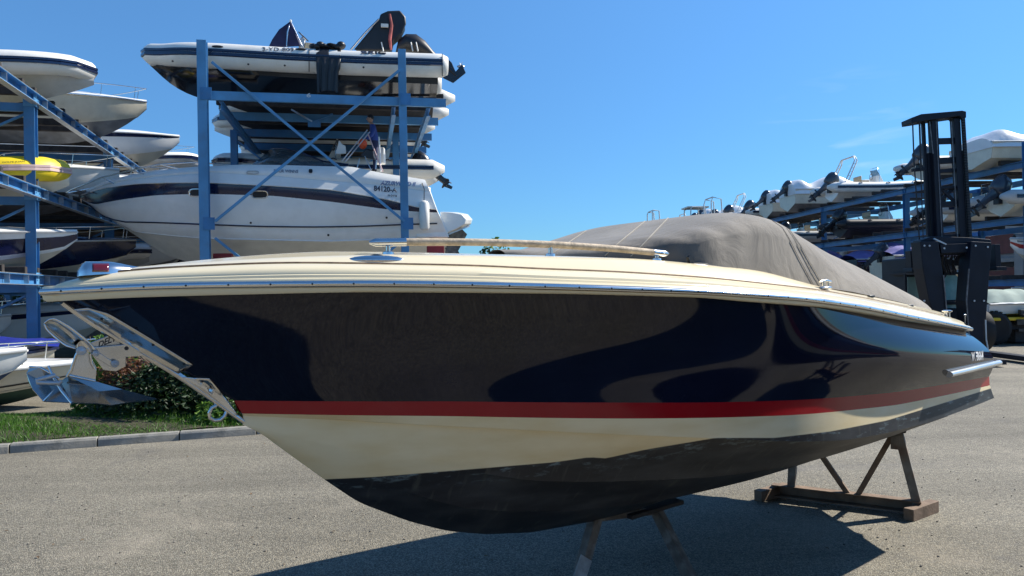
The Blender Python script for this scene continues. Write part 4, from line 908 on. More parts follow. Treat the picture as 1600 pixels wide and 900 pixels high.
# gusset with two diagonal props under the top beam, number on the beam
brace(crk, alu, CRL(455, 171, 2.2), CRL(488, 190, 2.2), .03, 'prop'); brace(crk, steelblue, CRL(488, 190, 2.2), CRL(520, 178, 2.2), .03, 'prop')
q = CRL(491, 193, 2.2); addpart('gusset_plate', steelblue, crk, lambda m: m.box(q, (.38, .02, .22)))
text_on('beam_number', '6', lambda u, v: CRL(479+7*u, 152.5-6.5*v, -.01)+V3((0, -.03, 0)), pm('faded_white_lettering', (.55, .6, .65), .6), crk)
for i, z in enumerate((zT, 5.45, 3.0)):
    for k in range(0, 20, 2):
        y = 1.2+k*1.2
        if z < 7 and y < 4.5: continue
        for yy in (y-.45, y+.45):
            pass
for p_ in (CRL(322, 148), CRL(632, 157), CRL(327, 350), CRL(636, 350)):
    mb = MB(); c_ = V3(p_); mb.box(c_+V3((.02, -.14, 0)), (.3, .014, .34))
    for a in (-.09, .11):
        for b_ in (-.12, .0, .12): mb.lathe([(.018, 0), (.018, .014)], o=c_+V3((a+.02, -.147, b_)), ax=(0, -1, 0), n=6)
    mb.build('joint_plate', steelblue, crk, smooth=0)
# bunks (timber rails the keels sit beside)
for z, y0 in ((zT, 1.17), (5.45, 5.9), (3.0, 5.9)):
    b0 = None
    for y in np.arange(y0, 23, 2.35):
        for yo in (-.42, .42):
            if b0 is None: mb = MB(); mb.box((0, 0, 0), (CWD+.9, .12, .16)); b0 = mb.build('timber_bunk', darktimber, crk, bevel=.01); o = b0
            else: o = b0.copy(); COL.objects.link(o)
            o.location = (CWD/2+.5, y+yo, z+.2)

# ---- left rack
LRo = W(52, 470, 18.0); lu = nrm((1, .265, 0)); lv = nrm((-.265, 1, 0)); lrz = math.atan2(.265, 1)
def LRW(x, y, z): return V3((LRo[0], LRo[1], 0))+lu*x+lv*y+V3((0, 0, z))
LZ = [6.95, 4.65, 2.5]
LY = [-6.9, 0, 6.9, 13.8, 20.7, 27.6]
lrk = thing('boat_rack', 'blue three-tier boat rack running back along the left side of the yard', 'boat rack', (LRo[0], LRo[1], 0), lrz)
for y in LY:
    for x in (0, -5.5): post(lrk, steelblue, x, y, 0, LZ[0]+.1, .24)
for z in LZ:
    for k, x in enumerate((.14, -5.5)):
        for y0 in LY[:-1]:
            mb = MB(); mb.chan((x, y0, z), (x, y0+6.88, z), .16, .24, .016, flip=-1 if k == 0 else 1); mb.build('long_beam', steelblue, lrk, smooth=0)
            if k == 0 and y0 < 7:
                mb = MB()
                for yq in np.arange(y0+.5, y0+6.8, 1.1): mb.box((x+.02, yq, z), (.11, .012, .22))
                mb.build('beam_stiffeners', galv, lrk, smooth=0, kind='stuff')
                mb = MB(); mb.box((x, y0+3.44, z-.126), (.17, 6.8, .01)); mb.box((x, y0+3.44, z+.126), (.17, 6.8, .01)); mb.build('sunlit_flange_strip', galv, lrk, smooth=0, kind='stuff')  # pale strips put in for the sunlit edges of the front beams
    for y in LY:
        mb = MB(); mb.chan((-5.4, y, z-.2), (-.05, y, z-.2), .1, .2, .014); mb.build('cross_beam', steelblue, lrk, smooth=0)
        if y < 8: brace(lrk, steelblue, (-.1, y, z-.35), (-1.6, y, z-1.15), .035)
for z in LZ:
    b0 = None
    for y in np.arange(-4.6, 26, 2.1):
        for yo in (-.4, .4):
            if b0 is None: mb = MB(); mb.box((0, 0, 0), (5.7, .14, .2)); b0 = mb.build('timber_bunk', darktimber, lrk, bevel=.01); o = b0
            else: o = b0.copy(); COL.objects.link(o)
            o.location = (-2.72, y+yo, z+.2)
# joint plates
jp = None
for y in LY[1:3]:
    for z in LZ:
        if jp is None:
            mb = MB(); mb.box((.125, 0, 0), (.014, .34, .36)); 
            for a in (-.11, .11):
                for b_ in (-.12, 0, .12): mb.lathe([(.02, 0), (.02, .016)], o=(.132, a, b_), ax=(1, 0, 0), n=6); mb.lathe([(.02, 0), (.02, .016)], o=(a*.8, -.135, b_), ax=(0, -1, 0), n=6)
            mb.box((0, -.125, 0), (.24, .014, .36)); jp = mb.build('joint_plate', steelblue2, lrk, smooth=0); o = jp
        else: o = jp.copy(); COL.objects.link(o)
        o.location = (0, y, z)
# ---- right rack
RRo = V3((19.5, 36, 0)); ru = nrm((1, .083, 0)); rv = nrm((-.083, 1, 0)); rrz = math.atan2(.083, 1)
def RRW(x, y, z): return RRo+ru*x+rv*y+V3((0, 0, z))
RZ = [6.6, 4.45, 2.0]
RY = [-7.6, 0, 8, 16, 24, 32, 40, 48]
rrk = thing('boat_rack', 'blue three-tier boat rack behind the forklift along the right side of the yard', 'boat rack', RRo, rrz)
for y in RY:
    for x in (0, 3.9): post(rrk, steelblue, x, y, 0, RZ[0]+(.1 if y > -7 else .9), .24)
for z in RZ:
    for k, x in enumerate((-.14, 4.0)):
        for y0 in RY[:-1]:
            mb = MB(); mb.chan((x, y0, z), (x, y0+(7.58 if y0 < -7 else 7.98), z), .16, .26, .016, flip=1 if k == 0 else -1); mb.build('long_beam', steelblue, rrk, smooth=0)
    for y in RY:
        mb = MB(); mb.chan((0, y, z-.2), (3.9, y, z-.2), .1, .2, .014); mb.build('cross_beam', steelblue, rrk, smooth=0)
for j, y in enumerate(RY[:-1]):
    brace(rrk, steelblue, (.05, y, 4.6), (3.85, y, 6.3), .03)
for y in (8, 16): brace(rrk, steelblue, (3.9, y+.1, 4.6), (3.9, y+3.0, 6.4), .03); brace(rrk, steelblue, (3.9, y-.1, 4.6), (3.9, y-3.0, 6.4), .03)
for z in RZ:
    b0 = None
    for y in np.arange(-6.2, 46, 2.7):
        for yo in (-.4, .4):
            if b0 is None: mb = MB(); mb.box((0, 0, 0), (4.5, .14, .18)); b0 = mb.build('timber_bunk', darktimber, rrk, bevel=.01); o = b0
            else: o = b0.copy(); COL.objects.link(o)
            o.location = (1.9, y+yo, z+.22)

# ================================================================== cruiser on the centre rack (from photographed curves)
FW = Frame(CRW(-4.05, 2.0, 0), (1, .2)); SB = {}
fw = thing('motor_cruiser', 'big white motor cruiser with wide navy stripe sitting in the centre rack', 'boat', FW.o, FW.rot)
def fb(bmax, t0, tm, p=2.1): return shp(bmax, t0, tm, p, bmax*.96, 11)
def fwz(px, bf, wd=.3): return smooth_fn(*FW.solve(px, bf, -2, 13), wd)
tb = FW.PB(126, 306, 0)[0]
px = dict(keel=[(126, 309), (147, 323), (181, 348), (211, 367), (240, 387), (264, 401), (300, 411), (400, 413), (560, 411), (700, 404)],
 chine=[(150, 325), (185, 350), (211, 363), (264, 369), (321, 374), (420, 376), (516, 378), (604, 375), (700, 371)],
 line=[(135, 316), (160, 338), (189, 347), (321, 351), (400, 354), (486, 355), (560, 354), (633, 351), (692, 349)],
 sb=[(128, 312), (147, 320), (189, 312), (245, 305), (321, 303), (427, 306), (516, 315), (604, 327), (654, 331), (684, 332)],
 stp=[(126, 306), (159, 295), (211, 288), (321, 286), (427, 291), (516, 297), (604, 312), (654, 325), (682, 328)],
 cab=[(128, 304), (165, 289), (211, 280), (333, 270), (420, 275), (516, 283), (604, 291), (672, 300)],
 top=[(135, 303), (162, 286), (211, 272), (264, 264), (321, 260), (380, 257), (445, 258), (516, 260), (548, 260), (600, 271), (655, 279), (664, 281)])
bfs = dict(keel=lambda t: 0., chine=fb(1.25, tb+.5, tb+5), line=fb(1.42, tb+.3, tb+4.6), sb=fb(1.55, tb+.05, tb+4.4), stp=fb(1.58, tb, tb+4.4), cab=fb(1.50, tb+.05, tb+4.5), top=fb(1.32, tb+.25, tb+4.8))
tend_ = {}
rowsF = {}
for k in px:
    T, Z = FW.solve(px[k], bfs[k], -2, 13); z = smooth_fn(T, Z, .3); t0 = T[0] if k != 'keel' else FW.PB(126, 309)[0]; t1 = T[-1]
    if k == 'keel': t1 = FW.solve(px['chine'], bfs['chine'], -2, 13)[0][-1]
    rowsF[k] = [(t0+(t1-t0)*(i/70)**1.2, z) for i in range(71)]; rowsF[k] = [(t, -max(bfs[k](t), .01 if k != 'keel' else 0), z_(t)) for t, z_ in rowsF[k]]
def lerprow(a, b_, v, bul=0.): return [tuple(V3(p)+(V3(q)-V3(p))*v+V3((0, -bul*math.sin(math.pi*v), 0))) for p, q in zip(rowsF[a], rowsF[b_])]
def fwpart(name, rws, mat, **k):
    mb = MB(); mb.loft(rws, ring=False); mb.loft([[(x, -y, z) for x, y, z in r] for r in rws], ring=False); return mb.build(name, mat, fw, smooth=45, **k)
fwpart('bottom', [lerprow('keel', 'chine', v) for v in (0, .3, .33, .66, .69, 1)], pm('worn_bottom_paint', (.74, .74, .69), .5, var=.07, dirt=((.4, .4, .36), .3), dscale=.8))
ch2 = [(x, y-.035, z+.01) for x, y, z in rowsF['chine']]
s1 = fwpart('hull_side', [rowsF['chine'], ch2]+[lerprow('chine', 'line', v, .03) for v in (.1, .3, .55, .8, 1)]+[lerprow('line', 'sb', v, .03) for v in (.2, .4, .6, .8, 1)], white)
s2 = fwpart('stripe', [lerprow('sb', 'stp', v, .01) for v in (0, .33, .66, 1)], navy2)
s3 = fwpart('cabin_side', [rowsF['stp'], [(x, y-.02, z+.015) for x, y, z in rowsF['stp']]]+[lerprow('stp', 'cab', v, .02) for v in (.3, .65, 1)]+[[(x, y+.03, z+.01) for x, y, z in rowsF['cab']]]+[lerprow('cab', 'top', v, .05) for v in (.25, .5, .75, 1)], white)
mb = MB(); mb.loft([[(x, -y*0+y*k, z+.12*(1-k*k)) for x, y, z in rowsF['top']] for k in (1, .7, .3, 0, -.3, -.7, -1)], ring=False); mb.build('deck', white, fw)
mb = MB(); mb.loft([[ (rowsF[k][-1][0], rowsF[k][-1][1]*q, rowsF[k][-1][2]) for k in ('keel', 'chine', 'line', 'sb', 'stp', 'cab', 'top')] for q in (1, .5, 0, -.5, -1)], ring=False); mb.build('transom', white, fw)
mb = MB(); mb.tube([(x, y-.02, z) for x, y, z in rowsF['line'][::3]], .022, 6); mb.build('side_moulding', navy2, fw)
FB = bvh([s1, s2, s3])
def fhit(x, y, off=.01, fb_=1.5):
    h = hit(x, y, off, FW, FB); return h or FW.L(x, y, fb_)
def oval(cx_, cy_, w_, h_, name, mat, off, r=None, n=28):
    P = []
    for k in range(n):
        a = 2*math.pi*k/n; P.append(fhit(cx_+w_*math.copysign(abs(math.cos(a))**.6, math.cos(a)), cy_+h_*math.copysign(abs(math.sin(a))**.6, math.sin(a)), off))
    mb = MB()
    if r: mb.tube(P, r, 6, closed=True)
    else: mb.add(P, [tuple(range(n))])
    return mb.build(name, mat, fw, smooth=40)
for cx_ in (308, 406): oval(cx_, 301 if cx_ < 350 else 304, 11, 4.6, 'porthole', glass if False else darkmetal, .012); oval(cx_, 301 if cx_ < 350 else 304, 12, 5.6, 'porthole_rim', chrome, .012, .022)
oval(395, 269.5, 9, 1.6, 'deck_hatch_rim', galv, .02, .015)
oval(485.5, 268, 3, 3, 'shore_power_inlet', darkmetal, .03)
for x, y in ((392, 348), (604, 340), (513, 367)): oval(x, y, 1.6, 1.6, 'skin_fitting', darkmetal, .02)
dk_ = pm('dark_lettering', (.02, .03, .06), .5)
text_on('registration_number', '84120-A', lambda u, v: fhit(584+36*u, 298.5+2.6*u-8.5*v, .012), dk_, fw, bold=.03)
text_on('maker_lettering', 'FOUR WINNS', lambda u, v: fhit(428+38*u, 269.5+1.0*u-4.6*v+2*u*0, .012), pm('grey_lettering', (.15, .17, .22), .5), fw)
text_on('name_lettering', 'AZURWIND II', lambda u, v: fhit(594+56*u, 289+2.5*u-6.6*v, .012), pm('blue_grey_lettering', (.16, .22, .38), .5), fw, shear=.3, bold=.04)
text_on('port_lettering', 'N O F B', lambda u, v: fhit(606+14*u, 307+.8*u-3*v, .012), dk_, fw, bold=.03)
mb = MB(); mb.tube([fhit(478, 283, .03)]+[fhit(476+k, 282+k*.2, .05) for k in (1, 2)], .01, 6)
# windscreen and superstructure on the far side of the deck
Tt = [r for r in rowsF['top']]
def FL(px_, py_, b): return V3(FW.L(px_, py_, b))
mb = MB(); lowr = [FL(395, 257, .2), FL(415, 257, .9), FL(450, 258, 1.15), FL(510, 259, 1.2), FL(545, 258, 1.2)]; upr = [FL(425, 232, .2), FL(445, 232, .8), FL(470, 238, 1.0), FL(505, 252, 1.1), FL(545, 257, 1.2)]
mb.loft([lowr, upr], ring=False); mb.loft([[(x, -y, z) for x, y, z in lowr], [(x, -y, z) for x, y, z in upr]], ring=False); mb.build('windscreen', glass, fw, solid=.012); mb = MB(); mb.tube(upr, .025, 6); mb.tube([(x, -y, z) for x, y, z in upr], .025, 6); mb.tube(lowr, .018, 6); mb.build('windscreen_frame', navy2, fw, smooth=60)
# blue-ish screen panel seen at 455-505
mb = MB(); mb.prism([FL(457, 256, 1.0), FL(505, 258, 1.0), FL(505, 252, 1.0), FL(457, 252, 1.0)], (0, .02, 0)); mb.build('cabin_window', pm('pale_tinted_pane', (.25, .33, .40), .2), fw)
# bow rail sweeping over the foredeck
rl = [FL(100, 303, .1), FL(112, 296, .3), FL(160, 277, .7), FL(205, 266, 1.0), FL(250, 257, 1.2), FL(300, 254, 1.2), FL(360, 257, 1.2)]
mb = MB(); mb.tube(rl, .022, 6); mb.tube([(x, -y, z+.05) for x, y, z in rl], .022, 6)
for k, (x, y) in enumerate(((136, 302), (168, 287), (215, 272), (270, 264))): q = FL(x+10, y, (.4, .7, 1.0, 1.15)[k]); p = rl[k+1]; mb.tube([p, q], .018, 6)
mb.build('bow_rail', chrome, fw, smooth=60)
mb = MB(); mb.bar(FL(106, 303, 0), FL(122, 306, 0), .1, .06); mb.bar(FL(110, 303, 0), FL(112, 322, 0), .08, .06); mb.bar(FL(104, 322, 0), FL(116, 324, 0), .12, .04); mb.build('bow_roller', galv, fw, bevel=.005)
# through-hull ring near the forefoot
P = [fhit(276+3.4*math.cos(a), 392+3.6*math.sin(a), .02, .2) for a in np.linspace(0, 5.9, 12)]
# stern: sloped quarter and platform
mb = MB(); mb.loft([[V3(FL(x, y, b)) for x, y in ((655, 281), (672, 297), (684, 330), (694, 350), (702, 371), (650, 371), (640, 300))] for b in (1.30, 1.1, .4, -.4, -1.1, -1.30)], True, True); mb.build('stern_quarter', white, fw, smooth=30, bevel=.03)
mb = MB(); mb.loft([[FL(x-(0 if x < 700 else abs(b)**3*5), y, b) for x, y in ((688, 331), (690, 366), (703, 366), (722, 358), (736, 350), (738.5, 343), (731, 334.5), (715, 331.5))] for b in (1.25, 1.0, .6, 0, -.6, -1.0, -1.25)], True, True); mb.build('swim_platform', white, fw, smooth=40, bevel=.02)
# underside recess of platform
mb = MB(); mb.prism([FL(700, 352, 0), FL(716, 364, 0), FL(712, 367, 0), FL(695, 372, 0)], (0, .05, 0)); mb.bar(FL(700, 366, .9), FL(733, 353, .5), .05, .05); mb.build('platform_bracket', galv, fw)
# sterndrives
mb = MB(); 
for b in (.55, -.55): mb.loft([[FL(x, y, b+s) for x, y in ((700, 368), (722, 358), (730, 366), (716, 392), (722, 404), (700, 405), (695, 385))] for s in (.1, -.1)], True, True)
mb.build('sterndrives', pm('fouled_drive', (.16, .15, .13), .8, var=.5, vs=8, bump=.4), fw, smooth=20, kind='stuff')
# fender
q = FL(663, 337, 1.66); fnd = thing('fender', 'white cylindrical fender hanging off the quarter of the white cruiser', 'fender', FW.W(q[0], -q[1], q[2]), FW.rot)
mb = MB(); mb.lathe([(.02, -.44), (.10, -.42), (.145, -.36), (.15, 0), (.145, .36), (.10, .42), (.03, .45)], n=16); mb.build('fender_body', whitehyp, fnd, smooth=60); mb = MB(); mb.tube([(0, 0, .44), (.02, .1, .8), (-.03, .25, 1.0)], .012, 6); mb.build('rope', darkmetal, fnd)
# supports under keel
red_s = pm('faded_red_paint', (.35, .03, .03), .6, var=.2)
for x, y in ((345, 403), (682, 391)):
    q = CRL(x, y, .25); tag(addpart('red_chock', red_s, None, lambda m: m.box(CRW(q[0], .6, q[2]), (.5, .25, .28), (cu, cv, (0, 0, 1))), .01), 'red support chock %s under the white cruiser' % ('beside the left rack post' if x < 400 else 'near the right rack post'), 'chock', 'red chocks under the cruiser')
# bimini frame poles folded over the cockpit + folded canvas
fr2 = thing('folded_bimini', 'folded bimini frame with steel poles standing over the cruiser cockpit', 'bimini frame', FW.o, FW.rot)
for a, b_, bb in (((534, 252), (574, 203), 1.1), ((539, 253), (578, 206), 1.05)): mb = MB(); mb.tube([FL(*a, bb), FL(*b_, bb-.3)], .018, 6); mb.build('pole', alu, fr2)
mb = MB(); mb.tube([FL(595, 268, 1.0), FL(592, 214, .8)], .022, 6); mb.build('pole', white, fr2)
mb = MB(); mb.tube([FL(598, 268, 1.1), FL(585, 235, .95), FL(575, 209, .8)], .018, 6); mb.build('pole', pm('pink_white_paint', (.62, .42, .42), .5), fr2)
for P_ in ([FL(580, 266, 1.0), FL(570, 244, .9)], [FL(587, 264, .6), FL(588, 250, .6)], [FL(558, 262, 1.0), FL(562, 247, .9)]): mb = MB(); mb.tube(P_, .014, 6); mb.build('pole', alu, fr2)
mb = MB(); mb.loft([[FL(x+dx, y, b) for x, y in ((563, 243), (572, 232), (582, 236), (586, 250), (572, 247))] for b, dx in ((.9, 0), (.5, 2), (.2, 4))], True, True); mb.build('folded_canvas', blackrub, fr2, smooth=50, bevel=.02)
def loose(name, label, cat, mat, fn, **k): mb = MB(); fn(mb); return tag(mb.build(name, mat, None, **k), label, cat)
fwW = lambda p: FW.W(p[0], -p[1], p[2])
loose('seat_back', 'white folded seat back sticking up on the cruiser deck', 'seat', whitehyp, lambda m: m.loft([[fwW(FL(x, y, b)) for x, y in ((524, 241), (527, 230), (530, 219), (534, 225), (540, 228), (541, 240))] for b in (.6, .5)], True, True), smooth=0, bevel=.02)
loose('cleaning_bucket', 'red and white jug hanging beside the worker', 'jug', orange, lambda m: m.ell(fwW(FL(567, 225, .5)), (.13, .13, .16), 10, 8))
loose('white_box', 'white plastic box behind the worker on the cruiser', 'box', whitehyp, lambda m: m.box(fwW(FL(594, 244, -.1)), (.3, .3, .5)), smooth=0, bevel=.03)
# ---- worker
def person(loc, rz, label):
    t = thing('person', label, 'person', loc, rz)
    skin = pm('skin', (.45, .28, .2), .6); jk = pm('blue_jacket', (.03, .07, .28), .8, var=.3); tr = pm('dark_trousers', (.02, .03, .09), .85, var=.3)
    vs = [(0, 0, .92), (0, .02, 1.15), (.02, .03, 1.36), (.06, .03, 1.48), (.10, .03, 1.56), (-.01, .09, .86), (-.01, .10, .48), (.03, .10, .08), (-.06, -.09, .86), (-.02, -.10, .48), (-.04, -.11, .08), (.02, .20, 1.38), (.10, .25, 1.12), (.26, .20, .98), (.02, -.18, 1.38), (.14, -.22, 1.14), (.32, -.14, 1.04), (.13, .10, .03), (.06, -.11, .03)]
    ed = [(0, 1), (1, 2), (2, 3), (3, 4), (0, 5), (5, 6), (6, 7), (0, 8), (8, 9), (9, 10), (2, 11), (11, 12), (12, 13), (2, 14), (14, 15), (15, 16), (7, 17), (10, 18)]
    rr = [.15, .14, .17, .07, .06, .10, .07, .05, .10, .07, .05, .075, .05, .035, .075, .05, .035, .045, .045]
    me = bpy.data.meshes.new('body'); me.from_pydata(vs, ed, []); o = bpy.data.objects.new('body', me); COL.objects.link(o); o.parent = t
    md = o.modifiers.new('skin', 'SKIN'); md.use_smooth_shade = True
    for i, r in enumerate(rr): me.skin_vertices[0].data[i].radius = (r, r)
    me.skin_vertices[0].data[0].use_root = True
    o.modifiers.new('sub', 'SUBSURF').levels = 1; 
    bmat = bpy.data.materials.new('worker_clothes'); bmat.use_nodes = True; n = bmat.node_tree; tc = n.nodes.new('ShaderNodeTexCoord'); sp = n.nodes.new('ShaderNodeSeparateXYZ'); n.links.new(tc.outputs['Object'], sp.inputs[0])
    cr = n.nodes.new('ShaderNodeValToRGB'); cr.color_ramp.interpolation = 'CONSTANT'; e = cr.color_ramp.elements; e[0].color = (.012, .012, .014, 1); e[0].position = 0; e[1].position = .05; e[1].color = (.018, .026, .08, 1)
    q = e.new(.49); q.color = (.03, .07, .30, 1); q = e.new(.745); q.color = (.45, .28, .2, 1)
    mr = n.nodes.new('ShaderNodeMath'); mr.operation = 'MULTIPLY'; mr.inputs[1].default_value = .5; n.links.new(sp.outputs[2], mr.inputs[0]); n.links.new(mr.outputs[0], cr.inputs[0]); n.links.new(cr.outputs[0], n.nodes['Principled BSDF'].inputs['Base Color']); n.nodes['Principled BSDF'].inputs['Roughness'].default_value = .8
    me.materials.append(bmat)
    mb = MB(); mb.ell((.12, .03, 1.66), (.095, .08, .12), 14, 10); mb.ell((.22, .03, 1.65), (.02, .015, .025), 8, 6)
    for s in (-1, 1): mb.ell((.12, .03+s*.08, 1.66), (.02, .012, .03), 8, 6)
    mb.build('head', skin, t, smooth=70)
    mb = MB(); mb.ell((.10, .03, 1.71), (.105, .09, .10), 12, 8); mb.build('hair', blackrub, t)
    for hx, hy, hz in ((.28, .20, .965), (.34, -.135, 1.03)):
        mb = MB(); mb.ell((hx, hy, hz), (.045, .02, .035), 10, 6)
        for k in range(4): mb.tube([(hx+.03, hy-.015+k*.01, hz+.015-k*.011), (hx+.065, hy-.015+k*.01, hz+.005-k*.013), (hx+.08, hy-.015+k*.01, hz-.015-k*.011)], [.009, .008, .006], 6)
        mb.tube([(hx, hy+.01, hz+.02), (hx+.03, hy+.03, hz+.03)], [.01, .007], 6); mb.build('hand', skin, t, smooth=60)
    return t
pw_ = FW.W(*[FL(585, 268, -.3)[0]], .3, FL(585, 268, .3)[2]-.05); person((pw_[0], pw_[1], pw_[2]), rad(200), 'worker in a blue jacket leaning over on the deck of the white cruiser')

# ================================================================== rigid inflatable on top of the centre rack
TR = Frame(CRW(-1.9, 1.62, 0), (1, .2))
topr = thing('inflatable_boat', 'large white inflatable boat with black hull on the very top of the centre rack', 'boat', TR.o, TR.rot)
bt_ = TR.PB(222, 80, 0)[0]; hb_ = lambda t: shp(.98, bt_, bt_+2.6, 2.3, .98, 12)(t)
T, Z = TR.solve([(222, 84), (260, 86), (322, 87), (450, 94), (560, 99), (690, 103)], hb_, -3, 12); zc_ = smooth_fn(T, Z, .3); te_ = T[-1]
R0_ = .35
us2 = np.linspace(0, 1, 44); path = [(bt_+.34+(te_-bt_-.34)*u**1.4, -hb_(bt_+.34+(te_-bt_-.34)*u**1.4)+.0, 0) for u in us2]; path = [(x, y, zc_(x)) for x, y, z in path]
full = path[::-1]+[(x, -y, z) for x, y, z in path[1:]]
mb = MB(); mb.tube([V3(full[0])+(.18, 0, 0)]+full+[V3(full[-1])+(.18, 0, 0)], [R0_*.75]+[R0_*(1-.18*math.exp(-((p[0]-bt_-.3)/.8)**2)) for p in full]+[R0_*.75], 18); tubeo = mb.build('tube', whitehyp, topr, smooth=70)
mb = MB(); out = []
for i, p in enumerate(full):
    d = nrm(V3(full[min(i+1, len(full)-1)])-V3(full[max(i-1, 0)])); nn = nrm(np.cross(d, (0, 0, 1))); r = R0_*(1-.18*math.exp(-((p[0]-bt_-.3)/.8)**2))*.985
    c = V3(p); 
    if nn@(c-V3((4+bt_, 0, c[2]))) < 0: nn = -nn
    c = c+nn*r; out.append([c+V3((0, 0, .11))-nn*.02, c+nn*.025+V3((0, 0, .09)), c+nn*.025+V3((0, 0, .03)), c+nn*.005+V3((0, 0, .02)), c+nn*.005-V3((0, 0, .02)), c+nn*.025-V3((0, 0, .03)), c+nn*.025-V3((0, 0, .09)), c-V3((0, 0, .11))-nn*.02])
mb.loft(out, ring=False); mb.build('rubbing_strake', navy2, topr, smooth=0)
zk_ = [TR.PB(x, y, 0) for x, y in ((232, 100), (262, 128), (285, 143), (310, 153), (400, 156), (640, 158))]; kf = smooth_fn(np.array([a for a, _ in zk_]), np.array([b for _, b in zk_]), .2)
rings = []
for u in np.linspace(0, 1, 30):
    t = bt_+.2+(te_-.1-bt_-.2)*u**1.2; hb2 = max(.03, hb_(t)-.12); kz = kf(t); zt_ = zc_(t)-.12; cz = kz+(zt_-kz)*(.45+.3*(1-u))
    rings.append([(t, -hb2, zt_), (t, -hb2*.92, cz), (t, -hb2*.5, (kz+cz)/2-.02), (t, 0, kz), (t, hb2*.5, (kz+cz)/2-.02), (t, hb2*.92, cz), (t, hb2, zt_)])
mb = MB(); mb.loft(rings, ring=False); mb.add(rings[-1], [tuple(range(7))]); mb.build('hull', pm('gloss_black_hull', (.008, .009, .013), .15, coat=.3), topr, smooth=40)
mb = MB(); mb.loft([[(r[0][0], r[0][1]*k, r[0][2]+.12) for k in (1, 0, -1)] for r in rings], ring=False); mb.build('deck', offwhite, topr)
TB = bvh([tubeo])
def thit(x, y, off=.01): return hit(x, y, off, TR, TB) or TR.L(x, y, 1.3)
text_on('registration_number', '3-YD-809', lambda u, v: thit(410+49*u, 79.6+1.2*u-5.6*v), dk_, topr, bold=.01)
text_on('maker_lettering', 'BRIG', lambda u, v: thit(564+39*u, 84.6+.6*u-4.6*v), dk_, topr, bold=.04)
def TLp(x, y, b=0.): return V3(TR.L(x, y, b))
for x, y in ((340, 73.5), (470, 78)): 
    mb = MB(); q = V3(thit(x, y, .02)); mb.ell(q, (.16, .03, .035), 14, 6); mb.build('grab_handle', blackrub, topr)
for x, y in ((270, 95), (388, 100), (445, 102), (568, 105)):
    mb = MB(); q = V3(thit(x, y, .01)); mb.ell(q, (.03, .015, .03), 8, 6); mb.build('valve', blackrub, topr)
mb = MB()
for xx in (483, 691): P = [V3(thit(xx, yy, .012)) for yy in np.linspace(78 if xx < 500 else 84, 116 if xx < 500 else 118, 9)]; mb.tube(P, .012, 5)
mb.build('tube_seam', blackrub, topr, kind='stuff')
mb = MB(); mb.loft([[TLp(x, y, b) for x, y in ((419, 75), (425, 62), (436, 46), (447, 38), (454, 33))]+[TLp(x, y, b) for x, y in ((462, 50), (470, 72))] for b in (.35, 0, -.35)], True, True); mb.build('console_cover', pm('navy_canvas', (.01, .012, .06), .7, var=.3, bump=.4, bs=4), topr, smooth=50, bevel=.03)
mb = MB(); mb.tube([TLp(448, 72, .42), TLp(449, 50, .4), TLp(454, 33, .3), TLp(454, 33, -.3), TLp(449, 50, -.4)], .022, 6); mb.tube([TLp(454, 33, .3), TLp(462, 50, .35), TLp(472, 72, .4)], .015, 6); mb.build('console_frame', chrome, topr, smooth=60)
mb = MB(); mb.ell(TLp(454, 33, .3), (.04, .04, .05), 8, 6); mb.build('stern_light', white, topr)
c = TLp(474, 57, .1); mb = MB(); mb.tube([c+V3((.17*math.cos(a)*.8, .16*math.sin(a), .05*math.sin(a)-.13*math.cos(a))) for a in np.linspace(0, 5.8, 14)], .016, 6); mb.tube([c, c+V3((-.05, 0, -.25))], .03, 6); mb.build('steering_wheel', blackrub, topr)
mb = MB(); mb.box(TLp(472, 70, .1), (.18, .3, .3)); mb.ell(TLp(474, 62, .1), (.08, .12, .09), 8, 6); mb.build('helm_fitting', galv, topr, bevel=.02)
mb = MB(); mb.loft([[TLp(x, y, b) for x, y in ((477, 66), (520, 72), (522, 80), (476, 78))] for b in (.4, -.4)], True, True); mb.build('seat', beige, topr, bevel=.03)
# black canvas draped over the tube
mb = MB(); gr = []
for i in range(25):
    u = i/24; col = []
    for j in range(17):
        v = j/16; x = 493+(40 if v < .5 else 38)*u+(u-.5)*-6*v+(.8*math.sin(18*u)*v); y = 74+7*0+74*v*(1-.03*abs(math.sin(7*u)))+(2 if u > .5 else 0)
        if y > 146-5*math.sin(3*u): y = 146-5*math.sin(3*u)
        b = 1.33+.03*math.sin(22*u+2*v)+.02*v if v > .25 else 1.0+.33*math.sqrt(v/.25)
        col.append(TLp(x, y, b+.06))
    gr.append(col)
mb.loft(gr, ring=False); mb.build('draped_canvas', blackrub, topr, smooth=60, solid=.01)
mb = MB(); 
for k in range(9): q = TLp(490+7.5*k/1.4, 73+2*math.sin(k*2.1), 1.0); mb.ell(q, (.14, .2, .08+.03*math.sin(k)), 8, 6)
mb.build('bundled_canvas', blackrub, topr, smooth=60, kind='stuff')
